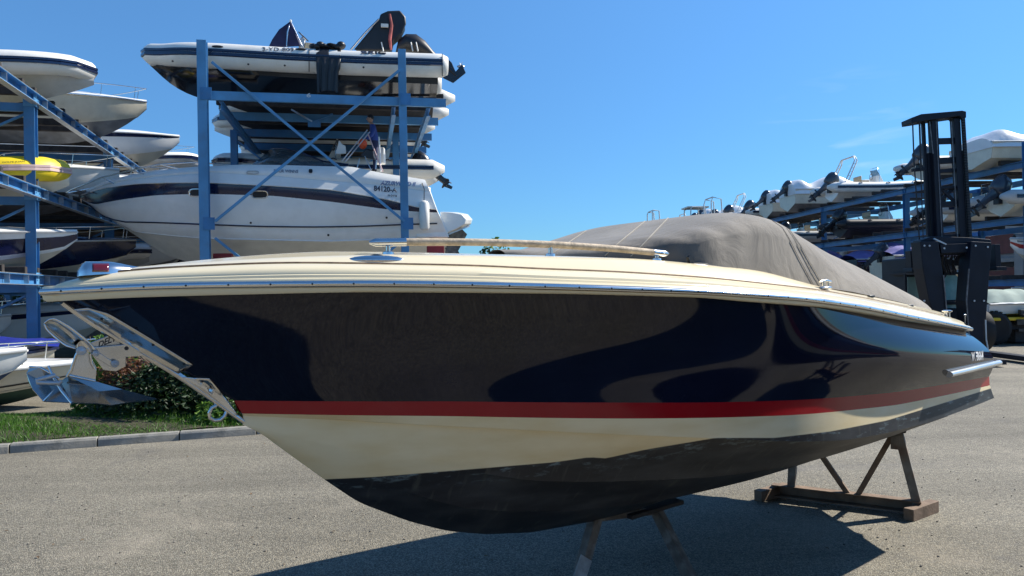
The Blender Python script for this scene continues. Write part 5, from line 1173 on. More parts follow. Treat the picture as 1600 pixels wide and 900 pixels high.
# radar arch / bimini in a black sock leaning aft
mb = MB(); ax_ = [(553, 78, .10), (565, 66, .13), (585, 50, .20), (600, 38, .28), (612, 30, .30), (622, 32, .26), (628, 40, .16), (626, 48, .07)]
ring_ = [TLp(x, y, .3) for x, y in ((552, 78), (592, 30), (594, 22), (606, 17), (625, 16), (634, 26), (635, 38), (628, 52), (616, 62), (613, 79))]
ring2 = [(p[0], -p[1]-.0, p[2]) for p in ring_]
mids = [TLp(x, y, 0) for x, y in ((556, 78), (594, 31), (597, 24), (606, 19), (623, 18), (631, 27), (632, 38), (625, 50), (613, 60), (610, 78))]
mb.loft([ring_, mids, ring2], True, True); mb.build('folded_bimini', blackrub, topr, smooth=50, bevel=.04)
mb = MB(); 
for b in (.36, -.36): mb.tube([TLp(548, 78, b), TLp(570, 52, b), TLp(592, 30, b)], .03, 6)
mb.build('arch_tube', alu, topr, smooth=60)
mb = MB(); mb.box(TLp(601, 40, .4), (.22, .06, .10)); mb.build('plate', whitehyp, topr)
mb = MB(); mb.tube([TLp(609, 22, .4), TLp(612, 40, .42), TLp(609, 62, .42), TLp(611, 78, .42)], [.03, .045, .05, .03], 8); mb.build('rolled_flag', pm('red_blue_flag', (.45, .10, .09), .8, var=.4, vs=4), topr)
mb = MB()
for x in (642, 650, 596): mb.tube([TLp(x, 66, .35), TLp(x+3, 80, .4)], .02, 5)
mb.build('cover_straps', whitehyp, topr, kind='stuff')
# covered outboard, tilted
mb = MB(); rg = []
for x, y, w_, h_ in ((618, 80, .22, .05), (622, 70, .30, .22), (634, 64, .34, .30), (650, 66, .34, .34), (664, 74, .28, .30), (676, 84, .2, .2), (688, 93, .14, .13), (700, 104, .12, .12), (712, 114, .10, .12)):
    c = TLp(x, y+5, 0); rg.append([c+V3((0, w_*math.cos(a), h_*math.sin(a)*(1.0 if math.sin(a) > 0 else .8))) for a in np.linspace(0, 2*math.pi, 13)[:-1]])
mb.loft(rg, True, True); mb.build('covered_engine', blackrub, topr, smooth=60)
mb = MB(); mb.loft([[TLp(x, y, b) for x, y in ((692, 96), (700, 92), (706, 98), (712, 112), (722, 100), (728, 114), (708, 130), (692, 122))] for b in (.09, -.09)], True, True); mb.build('engine_leg', cowlb, topr, smooth=0, bevel=.02)
mb = MB(); c = TLp(720, 104, 0)
for k in range(3):
    a = k*2.094+.4; mb.add([c+V3((.0, .03, 0)), c+V3((.05, .16*math.cos(a)+.03, .16*math.sin(a)+.03)), c+V3((-.03, .16*math.cos(a+.8), .16*math.sin(a+.8)))], [(0, 1, 2)])
mb.ell(c, (.12, .05, .05), 8, 6); mb.build('propeller', galv, topr, smooth=0, solid=.01)

# ================================================================== boats on the racks
GL, GC, GR = 'boats stored on the left rack', 'boats stored on the centre rack', 'boats stored on the right rack'
BK = .37
def LB_(x, y, zi): p = LRW(x, y, 0); return (p[0], p[1], (LZ[zi]+.2 if zi is not None else .25))
# rotation: bow towards +x of rack; local boat x runs stern->bow so origin is L behind the bow tip
def placeL(fn, bowx, y, zi, Lb, label, dz=0., **k):
    p = LRW(bowx-Lb, y, 0); z = (LZ[zi]+.18 if zi is not None else .3)+dz; return fn(label, 'boat', (p[0], p[1], z), lrz, GL, L=Lb, **k)
ribA = placeL(rib, 1.55, .9, 0, 7.4, 'grey and white inflatable with navy trim on the top tier at the far left', tube=whitehyp, hullm=greyhyp, strake=navy2, r=.33, B=2.7, cone=True, dz=-.12)
cruA = placeL(cruiser, 1.6, 5.0, 0, 7.2, 'cream sports boat with dark bottom, second on the top tier of the left rack', side=offwhite, stripe=None, B=2.7, D=1.25, bott=greyfoul, eng='none', fine=True, dz=-.3)
cruB = placeL(cruiser, 1.6, 10.7, 0, 7.0, 'white speedboat with dark sheer stripe at the end of the left top tier', side=white, stripe=navy2, srow=(.80, .97), B=2.5, D=1.25, bott=offwhite, eng='none', rail=False, dz=-.2)
ribB = placeL(rib, 2.1, 14.2, 0, 6.6, 'pale inflatable poking out furthest back on the left top tier', tube=whitehyp, hullm=white, r=.28)
yel = placeL(rib, .95, .75, 1, 6.8, 'yellow inflatable boat on the middle tier of the left rack', tube=yellowhyp, hullm=offwhite, strake=pm('pale_pink_strake', (.55, .40, .38), .6), r=.38, B=2.6, dz=-.5)
cruC = placeL(cruiser, .95, 4.3, 1, 7.0, 'white day boat with steel bow rail behind the yellow inflatable', side=white, stripe=None, B=2.6, D=1.25, bott=greyfoul, eng='none', dz=-.3)
cruD = placeL(cruiser, .85, .5, 2, 7.2, 'white and black speedboat on the lowest tier at the left edge', dz=-.2, side=white, stripe=navy2, srow=(.12, .72), B=2.5, D=1.1, bott=offwhite, deckm=white, eng='none', rail=False, screen=False, cover=None)
cruE = placeL(cruiser, 1.4, 4.2, 2, 7.0, 'dark hulled boat with a pale bottom beside the black and white speedboat', dz=-.2, side=navy2, stripe=None, B=2.5, D=1.15, bott=offwhite, deckm=navy2, eng='none', rail=True)
# yellow rib writing
YF = Frame(LRW(0, .75-1.22, 0), (1, .265))
text_on('boat_lettering', 'GOLFE-JUAN', lambda u, v: (YF.PB(5+35*u, 256.5-1.5*u-3.4*v)[0]+6.8-.95, -1.285-.03*math.sin(0), YF.PB(5+35*u, 256.5-1.5*u-3.4*v)[1]-LZ[1]-.18+.5), pm('faded_brown_lettering', (.30, .25, .08), .6), yel)
protoL = [(ribA, 7.4, 'inflatable'), (cruA, 7.2, 'cream sports boat'), (cruB, 7.0, 'striped speedboat'), (cruC, 7.0, 'white day boat'), (cruE, 7.0, 'dark hulled boat')]
ordn = ['first', 'second', 'third', 'fourth', 'fifth', 'sixth', 'seventh', 'eighth', 'ninth', 'tenth', 'eleventh', 'twelfth', 'thirteenth', 'fourteenth', 'fifteenth', 'sixteenth']
tn = ['top', 'middle', 'lowest']
rr2 = random.Random(5)
for zi, y0 in ((0, 16.0), (1, 8.2), (2, 7.9), (0, -2.7), (1, -2.8), (2, -3.0)):
    k = 0; ys_ = np.arange(y0, 27, 3.7) if y0 > 0 else [y0]
    for y in ys_:
        if y0 < 0: pr = (ribA, cruC, cruA)[zi]; Lb = 7.2; lab = '%s on the %s tier cut by the left photo edge' % (('inflatable', 'white day boat', 'cream sports boat')[zi], tn[zi]); bx = -.6
        else:
            pr, Lb, nm = protoL[(zi*2+k*3+1) % 5]; lab = '%s, %s back on the left rack %s tier' % (nm, ordn[k+2], tn[zi]); bx = 1.2+rr2.uniform(-.4, .5)
        p = LRW(bx-Lb, y, 0); dup(pr, (p[0], p[1], LZ[zi]+.18), lrz, lab, GL); k += 1
# boats standing on the ground at the left
def placeG(fn, px_, py_, DD, Lb, hb, label, **k):     # bow tip at a photographed point
    q = W(px_, py_, DD); p = q-lu*Lb; return fn(label, 'boat', (p[0], p[1], max(.0, q[2]-hb)), lrz, 'boats on the ground at the left', L=Lb, **k)
gA = placeG(cruiser, 42, 548, 13.0, 5.6, 1.02, 'white open boat with steel rails standing on the ground at the left edge', side=white, stripe=None, B=2.1, D=.9, bott=bluefoul, eng='none', screen=True, rail=False)
gB = placeG(cruiser, 150, 566, 14.0, 6.5, .8, 'cream boat with black waterline and green bottom in shade behind the anchor', side=offwhite, stripe=blackrub, srow=(.22, .30), B=2.3, D=.72, bott=pm('dark_green_antifoul', (.03, .07, .05), .8, var=.3), eng='none', screen=False, rail=True)
gC = placeG(rib, 108, 548, 16.6, 6.0, .95, 'white inflatable under a royal blue cover behind the anchor', tube=whitehyp, hullm=offwhite, console=False, r=.2, B=2.0)
mb = MB(); mb.loft([[(x, y*1.0*(1-max(0, (x-4)/2.4)**2), 1.0+.22*(1-abs(y)**2)*math.exp(-((x-3.8)/2.2)**2)+.03*math.sin(7*x+5*y)) for y in np.linspace(-1, 1, 9)] for x in np.linspace(.2, 5.9, 24)], ring=False); mb.build('boat_cover', bluecanv, gC, smooth=60)
for (px_, py_, D, pr, lb) in ((62, 482, 22.5, ribA, 'white and grey inflatable low under the left rack beside the blue post'), (30, 500, 20.5, cruC, 'white day boat with rails just above the blue covered inflatable')):
    q = W(px_, py_, D)-lu*7.2; dup(pr, (q[0], q[1], max(.1, q[2]-1.3)), lrz, lb, 'boats on the ground at the left')
k = 0
for (px_, D, pr, rz_, nm) in ((-40, 24, ribA, lrz, 'grey inflatable'), (-60, 28, cruC, lrz, 'white day boat'), (-10, 33, ribB, lrz, 'pale inflatable'), (60, 38, cruA, lrz, 'cream sports boat'), (-120, 21, cruB, lrz, 'striped speedboat'), (90, 45, cruB, lrz, 'speedboat')):
    q = W(px_-120, 500, D); dup(pr, (q[0], q[1], .35), rz_, '%s on the ground under the rack, %s' % (nm, ('just behind the blue cover', 'amid the clutter', 'far back beside the blue post', 'deepest in the shade', 'nearest the left edge', 'last before the trees')[k]), 'boats on the ground under the left rack'); k += 1
# cradles for the ground boats (simple steel)
def ground_cradle(loc, rz, label, L_=3., h=.3):
    t = thing('boat_cradle', label, 'cradle', (loc[0], loc[1], 0), rz, 'cradles under the ground boats')
    for x in (0, L_):
        mb = MB(); mb.bar((x, -.8, .06), (x, .8, .06), .1, .12); mb.build('cross_bar', rusty, t, bevel=.005)
        for s in (-1, 1): mb = MB(); mb.bar((x, s*.7, .1), (x, s*.5, h+.45), .07, .07, up=(0, 1, 0)); mb.build('arm', rusty, t, bevel=.004)
    mb = MB(); mb.bar((-.3, 0, .14), (L_+.3, 0, .14), .12, max(.04, h*.6)); mb.build('keel_beam', timber, t)
for g_, lb in ((gA, 'white open boat at the left edge'), (gB, 'green bottomed boat'), (gC, 'blue covered inflatable')):
    q = V3(g_.location)+lu*1.5; ground_cradle(q, lrz, 'rusty cradle under the '+lb, 3, g_.location[2])

# ---- centre rack: boats stored behind the front bay (bow to the left)
crzb = crz+math.pi
def CB_(sx_, y, z): return CRW(sx_, y, z)
c1 = rib('white inflatable with black line behind the worker on the middle tier', 'boat', CRW(CWD+.95, 5.9, 5.45+.3), crzb, GC, L=7.6, B=2.6, r=.34, tube=whitehyp, hullm=white, strake=navy2)
c2 = rib('dark bottomed inflatable directly behind the topmost boat of the centre rack', 'boat', CRW(CWD+1.2, 4.2, zT+.3), crzb, GC, L=7.4, B=2.5, r=.3, tube=whitehyp, hullm=blackhull, strake=blackrub, eng=None, console=False)
c3 = cruiser('white cruiser behind the big motor cruiser in the centre rack', 'boat', CRW(CWD+1.0, 5.9, 3.2), crzb, GC, L=8.0, B=2.6, D=1.6, stripe=navy2, eng='sterndrive')
ci = 0
bottoms = [c2]
for zi, z in enumerate((zT, 5.45, 3.0)):
    for k in range(8):
        y = 4.2+2.35*(k+1)
        if zi > 0 and k == 0: continue
        pr = (c2, c1, c3, c2, c1)[(k*2+zi) % 5] if zi else (c2, c1)[k % 2]
        q = CRW(CWD+.7+rr2.uniform(-.3, .6), y, z+.3)
        dup(pr, q, crzb, '%s, %s row back on the centre rack %s tier' % ({c1.name: 'white inflatable', c2.name: 'black bottomed inflatable', c3.name: 'white cruiser'}[pr.name], ordn[k+1], tn[zi]), GC)
# ---- right rack: sterns towards the aisle
def placeR(fn, sx_, y, zi, label, dz=0., **k):
    p = RRW(sx_, y, 0); return fn(label, 'boat', (p[0], p[1], RZ[zi]+.2+dz), rrz, GR, **k)
def yR(pxl, sx_=-.9):     # rack y whose stern shows at this photo x
    best = min(np.linspace(-10, 48, 600), key=lambda y: abs(projpx(RRW(sx_, y, 5))[0]-pxl)); return float(best)
r1 = placeR(rib, -.75, yR(1296), 0, 'white inflatable with silver arch and tilted grey outboard on the right top tier', L=6.6, B=2.5, r=.3, arch=1.8, eng=cowlg, engsc=1.35)
r2 = placeR(cruiser, -.9, yR(1232), 0, 'shrink wrapped boat just left of the inflatable with the arch', L=6.8, B=2.5, D=1.4, side=offwhite, bott=greyfoul, stripe=None, eng='outboard', screen=False, rail=False, wrap=wrapm)
r3 = placeR(cruiser, -.9, yR(1520), 0, 'large boat in white shrink wrap right of the forklift mast', L=8.5, B=2.7, D=1.0, side=offwhite, bott=offwhite, stripe=None, eng='none', screen=False, rail=False, wrap=wrapm, dz=-.1)
r4 = placeR(rib, -.9, yR(1312), 1, 'all black inflatable with tilted engine on the right middle tier', L=6.6, B=2.5, r=.28, tube=blackrub, hullm=blackhull, strake=blackrub, eng=cowlb, engsc=1.3)
r5 = placeR(rib, -.5, yR(1548), 1, 'pale inflatable with console and big outboard right of the mast', L=6.6, B=2.4, r=.28, tube=greyhyp, hullm=offwhite, eng=cowlg, engsc=1.35)
r6 = placeR(rib, -.4, yR(1447), 1, 'grey inflatable partly hidden by the forklift mast', L=6.2, B=2.3, r=.26, tube=greyhyp, hullm=white, eng=cowlb, engsc=1.3)
r7 = placeR(rib, -.7, yR(1436), 0, 'white inflatable half hidden by the top of the forklift mast', L=6.8, B=2.5, r=.28, tube=whitehyp, hullm=offwhite, eng=cowlg, engsc=1.35)
r8 = placeR(cruiser, -.6, yR(1366), 2, 'white boat under a lilac canvas left of the forklift', L=6.4, B=2.4, D=1.35, side=offwhite, bott=offwhite, stripe=None, eng='outboard', screen=False, rail=False, cover=purple)
_p = RRW(7.2, yR(1550), RZ[2]+.1)
r9 = cruiser('white motorboat with red stripe and grey canvas right of the forklift', 'boat', _p, rrz+math.pi, GR, L=7.4, B=2.6, D=1.45, side=white, bott=offwhite, stripe=redp, srow=(.35, .62), eng='none', screen=False, rail=False, cover=pm('grey_canvas_cover', (.28, .27, .26), .85, var=.15))
r10 = placeR(cruiser, -.8, yR(1318), 2, 'dark boat under a lilac cover at the left end of the lowest tier', L=6.4, B=2.4, D=1.3, side=navy2, bott=greyfoul, stripe=None, eng='none', screen=False, rail=False, cover=purple)
used = {0: [yR(1296), yR(1232), yR(1520), yR(1436)], 1: [yR(1312), yR(1548), yR(1447)], 2: [yR(1366), yR(1562), yR(1318)]}
nmR = {r1.name: 'white inflatable with arch', r2.name: 'small shrink wrapped boat', r4.name: 'black inflatable', r5.name: 'pale inflatable', r7.name: 'white inflatable', r8.name: 'lilac covered boat', r6.name: 'grey inflatable'}
for zi in range(3):
    k = 0
    for y in np.arange(-5, 48, 2.9):
        if any(abs(y-u) < 2.5 for u in used[zi]) or y < yR(1222): continue
        pr = ([r2, r7, r1, r5, r2], [r5, r4, r6, r8, r7], [r8, r5, r2, r6, r4])[zi][k % 5]
        q = RRW(-.7+rr2.uniform(-.3, .4), y, RZ[zi]+.2); xx = projpx(q)[0]
        side_ = 'right of the mast' if xx > 1510 else ('behind the mast' if xx > 1430 else 'receding left of the mast')
        dup(pr, q, rrz+rr2.uniform(-.03, .03), '%s, %s of the far boats on the right rack %s tier' % (nmR[pr.name], ordn[min(k, 15)], tn[zi]), GR); k += 1
# tiny bimini tops beyond the canvas hump
def arch_thing(px_, py_, w_, h_, D, label, flat=False):
    q = W(px_, py_, D); t = thing('boat_arch', label, 'boat arch', q, rrz, 'arches peeping over the canvas'); s = D/FPX
    if flat: addpart('hard_top', offwhite, t, lambda m: m.box((0, 0, h_*s), (w_*s, 1.6, .12)), .02)
    mb = MB()
    for y in (-.8, .8):
        mb.tube([(-w_*.4*s, y, -2.2), (-w_*.35*s, y, h_*s*.6), (-w_*.25*s, y, h_*s), (w_*.3*s, y, h_*s*.85), (w_*.45*s, y, -2.2)], .05, 6)
    mb.tube([(-w_*.25*s, -.8, h_*s), (-w_*.25*s, .8, h_*s)], .05, 6); mb.build('arch_tube', whitehyp, t, smooth=60)
    return t
arch_thing(1021, 338, 16, 8, 62, 'small dark topped arch furthest left over the canvas'); arch_thing(1086, 331, 34, 6, 58, 'flat white hard top over the canvas', True); arch_thing(1114, 330, 24, 20, 56, 'white tubular arch beside the flat hard top')

# ================================================================== forklift
FD = 20.8; fo = W(1488, 450, FD)
fl = thing('forklift', 'tall black boat forklift with its mast raised in front of the right rack', 'forklift', (fo[0], fo[1], 0), 0)
def K(px_, py_, dy=0.):
    d = ray(px_, py_); p = CC+d*((FD+dy)/d[1]); return V3((p[0]-fo[0], p[1]-fo[1], p[2]))
def kb(m, a, b_, w_, dp, dy=0.):         # bar between two pixels; w_ px wide, dp metres deep
    m.bar(K(*a, dy), K(*b_, dy), w_*FD/FPX, dp, up=(0, 1, 0))
def kpart(name, items, mat=flblack, bevel=.01):
    mb = MB()
    for it in items: kb(mb, *it)
    return mb.build(name, mat, fl, smooth=0, bevel=bevel)
kpart('mast_column', [((1457, 186), (1467, 380), 10, .22)]); kpart('mast_column', [((1492, 186), (1502, 378), 10, .22)])
kpart('outer_mast_column', [((1450, 240), (1458, 385), 9, .24, .15)]); kpart('outer_mast_column', [((1503, 236), (1511, 380), 8, .24, .15)])
kpart('lift_cylinder', [((1442, 188), (1451, 380), 4.5, .1, .1)]); kpart('lift_chain', [((1504.5, 184), (1516, 378), 5, .08, -.1)])
mb = MB(); mb.prism([K(x, y, -.2) for x, y in ((1424, 184), (1440, 178), (1504, 172.5), (1510, 174), (1510, 184), (1502, 184), (1500, 181), (1450, 188), (1432, 191), (1425, 192))], (0, .55, 0)); mb.build('mast_head', flblack, fl, smooth=0, bevel=.015)
for a, b_, h_ in ((221, 221, 9), (252, 251, 9.5), (268, 267, 6), (294, 294, 4), (320, 319, 9), (372, 371, 10)):
    x0 = 1459+(a-190)*.05; kpart('mast_crossbar', [((x0, a), (x0+36, b_-1), h_, .14)])
kpart('mast_brace', [((1468, 292), (1491, 315), 5, .06)]); kpart('mast_brace', [((1492, 291), (1467, 316), 5, .06, .03)])
mb = MB()
for x in (1426, 1437): mb.tube([K(x, 192, -.2), K(x+2.5, 262, -.2)], .022, 6)
mb.tube([K(1429, 264, -.2), K(1441, 440, -.2)], .02, 6); mb.tube([K(1436, 192, -.1), K(1445, 440, -.1)], .016, 6); mb.build('hoist_cables', darkmetal, fl, kind='stuff')
kpart('cable_bracket', [((1425, 266), (1445, 264), 5, .1)])
mb = MB()
for i in range(46): q = K(1504.5+11.5*i/46, 186+192*i/46, -.16); mb.box(q, (.09, .05, .04))
mb.build('chain_links', darkmetal, fl, smooth=0, kind='stuff')
# carriage and the two big tapered fork legs
mb = MB(); mb.prism([K(x, y, -.5) for x, y in ((1440, 375), (1458, 369), (1512, 371), (1548, 374), (1550, 380), (1545, 398), (1440, 398))], (0, .45, 0)); mb.build('carriage', flblack, fl, smooth=0, bevel=.02)
mb = MB(); mb.prism([K(x, y, -.75) for x, y in ((1438, 377), (1466, 377), (1474, 430), (1480, 500), (1466, 520), (1452, 470), (1442, 420))], (0, .5, 0)); mb.build('fork_leg', flblack, fl, smooth=0, bevel=.02)
mb = MB(); mb.prism([K(x, y, -.75) for x, y in ((1518, 377), (1550, 379), (1546, 430), (1541, 500), (1537, 550), (1516, 552), (1510, 470), (1514, 420))], (0, .5, 0)); mb.build('fork_leg', flblack, fl, smooth=0, bevel=.02)
mb = MB(); 
for x in (1528, 1460): q = K(x, 552, -.75); mb.box((q[0], q[1]-1.2, .12), (.32, 3.0, .12))
mb.build('fork_tines', flblack, fl, smooth=0, bevel=.01, kind='stuff')
mb = MB(); mb.prism([K(x, y, -.62) for x, y in ((1469, 382), (1516, 380), (1517, 394), (1471, 396))], (0, .2, 0)); mb.build('carriage_plate', flblack, fl, smooth=0, bevel=.01)
mb = MB(); mb.bar(K(1459, 373, -.6), K(1478, 382, -.6), .05, .04); mb.build('hose', galv, fl)
mb = MB()
for i in range(9): mb.tube([K(1474+4.5*i, 396+3*math.sin(i*2), -.3), K(1472+4.8*i+4*math.sin(i*3), 412, -.2), K(1478+4*i, 426+3*math.sin(i), -.1)], .022, 6)
mb.build('hydraulic_hoses', blackrub, fl, kind='stuff')
mb = MB()
for x, y in ((1481, 405), (1489, 406), (1499, 417), (1508, 412), (1496, 425), (1518, 440)): mb.tube([K(x, y, -.25), K(x+3, y-5, -.25)], .03, 6)
mb.build('hose_couplings', galv, fl, kind='stuff')
mb = MB()
for x, y in ((1444, 384), (1444, 470), (1452, 384), (1462, 500), (1524, 384), (1543, 386), (1522, 470), (1537, 470), (1524, 540), (1534, 540), (1475, 388), (1510, 387)): mb.lathe([(.028, 0), (.028, .02)], o=K(x, y, -.76), ax=(0, -1, 0), n=6)
mb.build('leg_bolts', galv, fl, smooth=0, kind='stuff')
pale_steel = pm('paler_bare_steel', (.16, .16, .17), .45, metal=.6, var=.4, vs=10)  # paler steel for the fork leg edges and mast tracks
for P_ in (((1474, 430), (1480, 498)), ((1514, 420), (1510, 470)), ((1510, 470), (1516, 550))): mb = MB(); mb.bar(K(*P_[0], -.765), K(*P_[1], -.765), .03, .03, up=(0, 1, 0)); mb.build('leg_edge_strip', pale_steel, fl, smooth=0)
for P_ in (((1452.5, 190), (1458, 240)), ((1462.5, 190), (1472, 378)), ((1486.5, 190), (1496.5, 376))): mb = MB(); mb.bar(K(*P_[0], -.115), K(*P_[1], -.115), .02, .02, up=(0, 1, 0)); mb.build('roller_track', pale_steel, fl, smooth=0)
# body, cab, mudguards, wheels
kpart('side_arm', [((1422, 392), (1424, 425), 8, .3, .3)]); kpart('side_arm', [((1553, 382), (1555, 420), 9, .3, .3)]); kpart('side_step', [((1418, 422), (1442, 424), 6, .5, .3)]); kpart('side_step', [((1548, 420), (1564, 420), 6, .5, .3)])
mb = MB(); mb.lathe([(.05, 0), (.10, .06), (.10, .10)], o=K(1434, 405, -.1), ax=(-.3, -1, 0), n=12); mb.build('work_lamp', chrome, fl)
mb = MB(); a = K(1470, 480, .6); b_ = K(1536, 548, .6); mb.box(((a[0]+b_[0])/2-.3, 2.4, .95), (1.5, 4.4, .7)); mb.build('chassis', flblack, fl, smooth=0, bevel=.04)
mb = MB(); a = K(1450, 398, .5); b_ = K(1512, 482, .5)
cz0, cz1 = b_[2], a[2]
for x in (1470, 1510): kb(mb, (x, 398), (x+1.5, 500), 7, .12, .3)
kb(mb, (1466, 427), (1514, 425), 6, .12, .3); kb(mb, (1468, 474), (1514, 473), 5, .12, .3); kb(mb, (1468, 488), (1514, 487), 12, .12, .3); kb(mb, (1470, 408), (1512, 407), 16, .1, .5)
mb.build('cab_front_frame', flblack, fl, smooth=0, bevel=.01)
mb = MB(); mb.prism([K(x, y, .34) for x, y in ((1473, 440), (1480, 430), (1494, 430), (1500, 439), (1501, 468), (1475, 469))], (0, .015, 0)); mb.build('cab_window', cabglass, fl, smooth=0)
mb = MB(); mb.prism([K(x, y, .32) for x, y in ((1474, 473), (1500, 472), (1500, 484), (1475, 485))], (0, .015, 0)); mb.build('cab_window', cabglass, fl, smooth=0)
mb = MB(); mb.tube([K(1478+5*math.cos(a), 461+6*math.sin(a), .8) for a in np.linspace(0, 6, 12)], .02, 6); mb.build('steering_wheel', blackrub, fl)
mb = MB(); mb.box((K(1492, 440)[0], 1.9, K(1492, 440)[2]), (1.5, 1.5, 1.5)); mb.build('engine_housing', flblack, fl, smooth=0, bevel=.05)
mb = MB()
for x in (1414, 1438): kb(mb, (x, 428), (x+2, 500), 2.6, .08, .6)
for x in (1414, 1438): kb(mb, (x, 428), (x+2, 500), 2.6, .08, 1.9)
kb(mb, (1410, 428), (1444, 425), 4, 1.5, 1.2); mb.build('side_cab_frame', flblack, fl, smooth=0, bevel=.005)
mb = MB(); mb.prism([K(x, y, 1.0) for x, y in ((1418, 433), (1436, 432), (1437, 480), (1419, 480))], (0, .02, 0)); mb.build('side_cab_glass', pm('pale_green_glass', (.25, .33, .28), .15), fl, smooth=0)
mb = MB(); mb.tube([K(1540, 500, -.8), K(1541, 530, -.8), K(1545, 552, -.8)], .02, 6); mb.build('guide_rod', whitehyp, fl)
wb = None
for x, y in ((-1.15, .55), (1.05, .55), (-1.1, 3.8), (1.1, 3.8)):
    if wb is None:
        mb = MB(); mb.lathe([(.32, -.2), (.5, -.2), (.6, -.15), (.62, 0), (.6, .15), (.5, .2), (.32, .2)], ax=(1, 0, 0), n=28); wb = mb.build('wheel', tyre, fl); mb = MB(); mb.lathe([(.33, -.12), (.3, -.1), (.1, -.06), (.1, .06), (.3, .1), (.33, .12)], ax=(1, 0, 0), n=20); wr = mb.build('rim', darkmetal, wb); o = wb
    else:
        o = wb.copy(); COL.objects.link(o); r_ = wr.copy(); COL.objects.link(r_); r_.parent = o
    o.location = (x, y, .62)

# ================================================================== yellow yard transporter with covered boat (right edge)
YD = 23.5; yo = W(1600, 545, YD)
yt = thing('yard_tractor', 'dark yard tractor with yellow deck and large tyre right of the forklift', 'tractor', (yo[0], yo[1], 0), 0)
def Y(px_, py_, dy=0.): d = ray(px_, py_); p = CC+d*((YD+dy)/d[1]); return V3((p[0]-yo[0], p[1]-yo[1], p[2]))
mb = MB(); a = Y(1548, 499); mb.box((.9, .9, a[2]), (4.0, 1.9, .10)); mb.build('yellow_deck', yellowp, yt, smooth=0, bevel=.02)
mb = MB(); mb.box((.9, .9, a[2]-.22), (3.8, 1.5, .3)); mb.box((1.2, .9, a[2]-.55), (2.4, 1.0, .5)); mb.build('chassis', blackhull, yt, smooth=0, bevel=.03)
wb2 = None
for x, y in ((Y(1556, 530)[0], .2), (2.2, .2), (Y(1556, 530)[0], 1.7), (2.2, 1.7)):
    if wb2 is None:
        mb = MB(); mb.lathe([(.26, -.2), (.44, -.22), (.53, -.16), (.55, 0), (.53, .16), (.44, .22), (.26, .2)], ax=(.25, 1, 0), n=28)
        for k in range(22):
            a_ = k*2*math.pi/22; mb.box((math.cos(a_)*.53, 0, math.sin(a_)*.53), (.05, .38, .05), ((math.cos(a_), 0, math.sin(a_)), (0, 1, 0), (-math.sin(a_), 0, math.cos(a_))))
        wb2 = mb.build('wheel', tyre, yt); mb = MB(); mb.lathe([(.27, -.16), (.1, -.1), (.1, .1), (.27, .16)], ax=(.25, 1, 0), n=20); wr2 = mb.build('rim', pm('dull_rim', (.2, .19, .17), .6), wb2); o = wb2
    else:
        o = wb2.copy(); COL.objects.link(o); r_ = wr2.copy(); COL.objects.link(r_); r_.parent = o
    o.location = (x, y, .56)
mb = MB(); g = random.Random(3)
for i in range(26): mb.box((g.uniform(-.2, 1.6), g.uniform(-.15, .0), g.uniform(.45, 1.05)), (g.uniform(.08, .3), .15, g.uniform(.05, .2)))
mb.build('engine_parts', pm('oily_metal', (.06, .058, .055), .5, metal=.5, var=.5, vs=6), yt, smooth=0, bevel=.01, kind='stuff')
bb = cruiser('white open boat with pale green canvas sitting on the yellow deck', 'boat', (yo[0]-1.15, yo[1]+.9, a[2]+.02), rad(6), None, L=5.6, B=1.9, D=.5, side=white, bott=offwhite, stripe=None, eng='none', rail=False, screen=True)
mb = MB(); mb.loft([[(x, y*.85, .5+.42*sm(x, -.2, .5)*(1-sm(x, 1.7, 2.6))*(1-abs(y)**3)+.02*math.sin(9*x)) for y in np.linspace(-1, 1, 9)] for x in np.linspace(0, 2.5, 16)], ring=False); mb.build('canvas_hood', greencanv, bb, smooth=50)

# ================================================================== long building behind the right rack
bd = thing('warehouse', 'long low warehouse with red brick panels between pale concrete pillars', 'building', (36, 0, 0), rrz)
conc = pm('pale_concrete', (.42, .40, .36), .85, var=.15, vs=2, dirt=((.25, .22, .18), .5), dscale=1); brk = pm('red_brown_cladding', (.22, .085, .07), .8, var=.2, vs=1.5)
def slab(name, mat, x, y0, y1, z0, z1, th): mb = MB(); mb.box((x, (y0+y1)/2, (z0+z1)/2), (th, y1-y0, z1-z0)); return mb.build(name, mat, bd, smooth=0)
slab('wall', pm('grey_render', (.34, .33, .31), .85, var=.12), 0.2, 20, 150, 0, 5.4, .4); slab('parapet', conc, 0, 20, 150, 5.4, 5.65, .9)
slab('string_course', conc, -.12, 20, 150, 3.35, 3.6, .3)
pc = {}
for i, y in enumerate(np.arange(20, 150, 5.2)):
    for nm, mt_, dx, dy, z0, z1, wd in (('pillar', conc, -.18, 0, 0, 5.39, .7), ('brick_panel', brk, -.03, 2.6, .9, 3.0, 4.1), ('brick_panel', brk, -.031, 2.6, 3.9, 5.2, 4.1), ('window', darkmetal, -.045, 2.6, 3.05, 3.33, 3.9)):
        key = (nm, z0)
        if key not in pc: mb = MB(); mb.box((0, 0, (z0+z1)/2), (.12 if nm != 'pillar' else .5, wd, z1-z0)); pc[key] = mb.build(nm, mt_, bd, smooth=0); o = pc[key]
        else: o = pc[key].copy(); COL.objects.link(o)
        o.location = (dx, y+dy, 0)
slab('roof', conc, 8, 20, 150, 5.0, 5.3, 15)

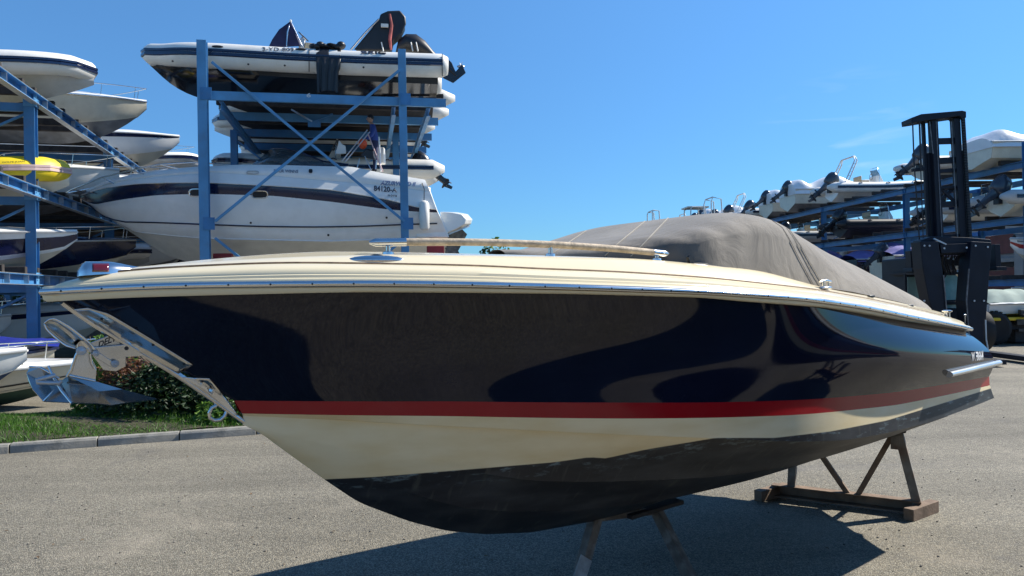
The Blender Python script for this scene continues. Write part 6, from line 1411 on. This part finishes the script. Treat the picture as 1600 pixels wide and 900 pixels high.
# low shed row on the far side of the yard, behind the photographer: what the curved stern mirrors
sh = thing('yard_shed', 'long grey-blue shed across the yard behind the photographer, mirrored in the stern', 'building', (0, -24, 0), 0)
mb = MB(); mb.box((0, -3, 3.2), (110, 6, 6.4)); mb.build('wall', pm('grey_blue_cladding', (.20, .24, .27), .7, var=.15, vs=.6, dirt=((.10, .10, .10), .4)), sh, smooth=0)
mb = MB(); mb.prism([(-56, .5, 6.4), (-56, -3, 7.6), (-56, -6.5, 6.4)], (112, 0, 0)); mb.build('roof', conc, sh, smooth=0)
d0 = None
for x in np.arange(-50, 51, 6.5):
    if d0 is None: mb = MB(); mb.box((0, .03, 2.0), (3.6, .1, 4.0)); d0 = mb.build('door', pm('dark_shed_door', (.05, .06, .075), .6), sh, smooth=0); o = d0
    else: o = d0.copy(); COL.objects.link(o)
    o.location = (x, 0, 0)

# ================================================================== trees beyond
def tree(name, label, cat, p, h, r, mat, n, seed, sz=.28, group='trees beyond the yard'):
    t = thing(name, label, cat, p, 0, group); mb = MB(); g = random.Random(seed)
    mb.tube([(0, 0, -.1), (.1, 0, h*.35), (0, .1, h*.7), (.1, 0, h*.9)], [r*.09, r*.07, r*.04, .02], 8)
    for k in range(6): a_ = g.uniform(0, 6.28); z0 = h*g.uniform(.3, .6); mb.tube([(0, 0, z0), (r*.35*math.cos(a_), r*.35*math.sin(a_), z0+h*.15), (r*.7*math.cos(a_), r*.7*math.sin(a_), z0+h*.25)], [r*.04, r*.025, .01], 6)
    mb.build('trunk', timber, t); mb = MB(); P = clump_pts(n, (0, 0, h*.42), (r, r, h*.58), 14, seed, .7); leaves(mb, P, sz); mb.build('crown', mat, t, smooth=0, fixn=False); return t
for i, (px_, D, h, r, mt_, lb) in enumerate(((785, 62, 6.1, 2.3, leafl, 'bright rounded tree in the gap right of the centre rack'), (758, 60, 5.7, 1.6, leafd, 'narrow darker tree just left of the bright rounded one'), (830, 66, 5.3, 2.2, leafd, 'tree mostly hidden behind the canvas hump'),
        (90, 44, 3.6, 2.6, leafd, 'dark tree seen under the left rack beside the blue post'), (20, 46, 3.8, 3, leafd, 'dark tree at the far left under the rack'), (150, 50, 3.8, 3, leafd, 'dark tree behind the bow light'), (215, 55, 4.0, 3, leafd, 'dark tree under the middle of the left rack'),
        (-60, 48, 4, 3.2, leafd, 'dark tree beyond the left edge of the photo'), (290, 60, 4.2, 3, leafd, 'dark tree left of the centre rack'), (400, 64, 4.3, 3.4, leafd, 'dark tree behind the white cruiser'), (520, 66, 4.3, 3.4, leafd, 'dark tree behind the middle of the cruiser'), (640, 66, 4.4, 3.4, leafd, 'dark tree behind the stern of the cruiser'))):
    q = W(px_, 450, D); tree('tree', lb, 'tree', (q[0], q[1], 0), h, r, mt_, 3500 if r < 2.5 else 4500, 20+i, .30)
# ---------------- unseen second navy boat, added to darken what the near hull side mirrors
nb = FR.W(1.6, 4.25, 0)
dup(boat, nb, FR.rot, 'second navy boat ashore out of view, added to darken what the near hull mirrors')
dup(cover, nb, FR.rot, 'canvas cover of the added second navy boat out of view')
dup(trs, tor+(nb-FR.o), math.atan2(tdir[1], tdir[0]), 'trestle under the added second navy boat out of view')
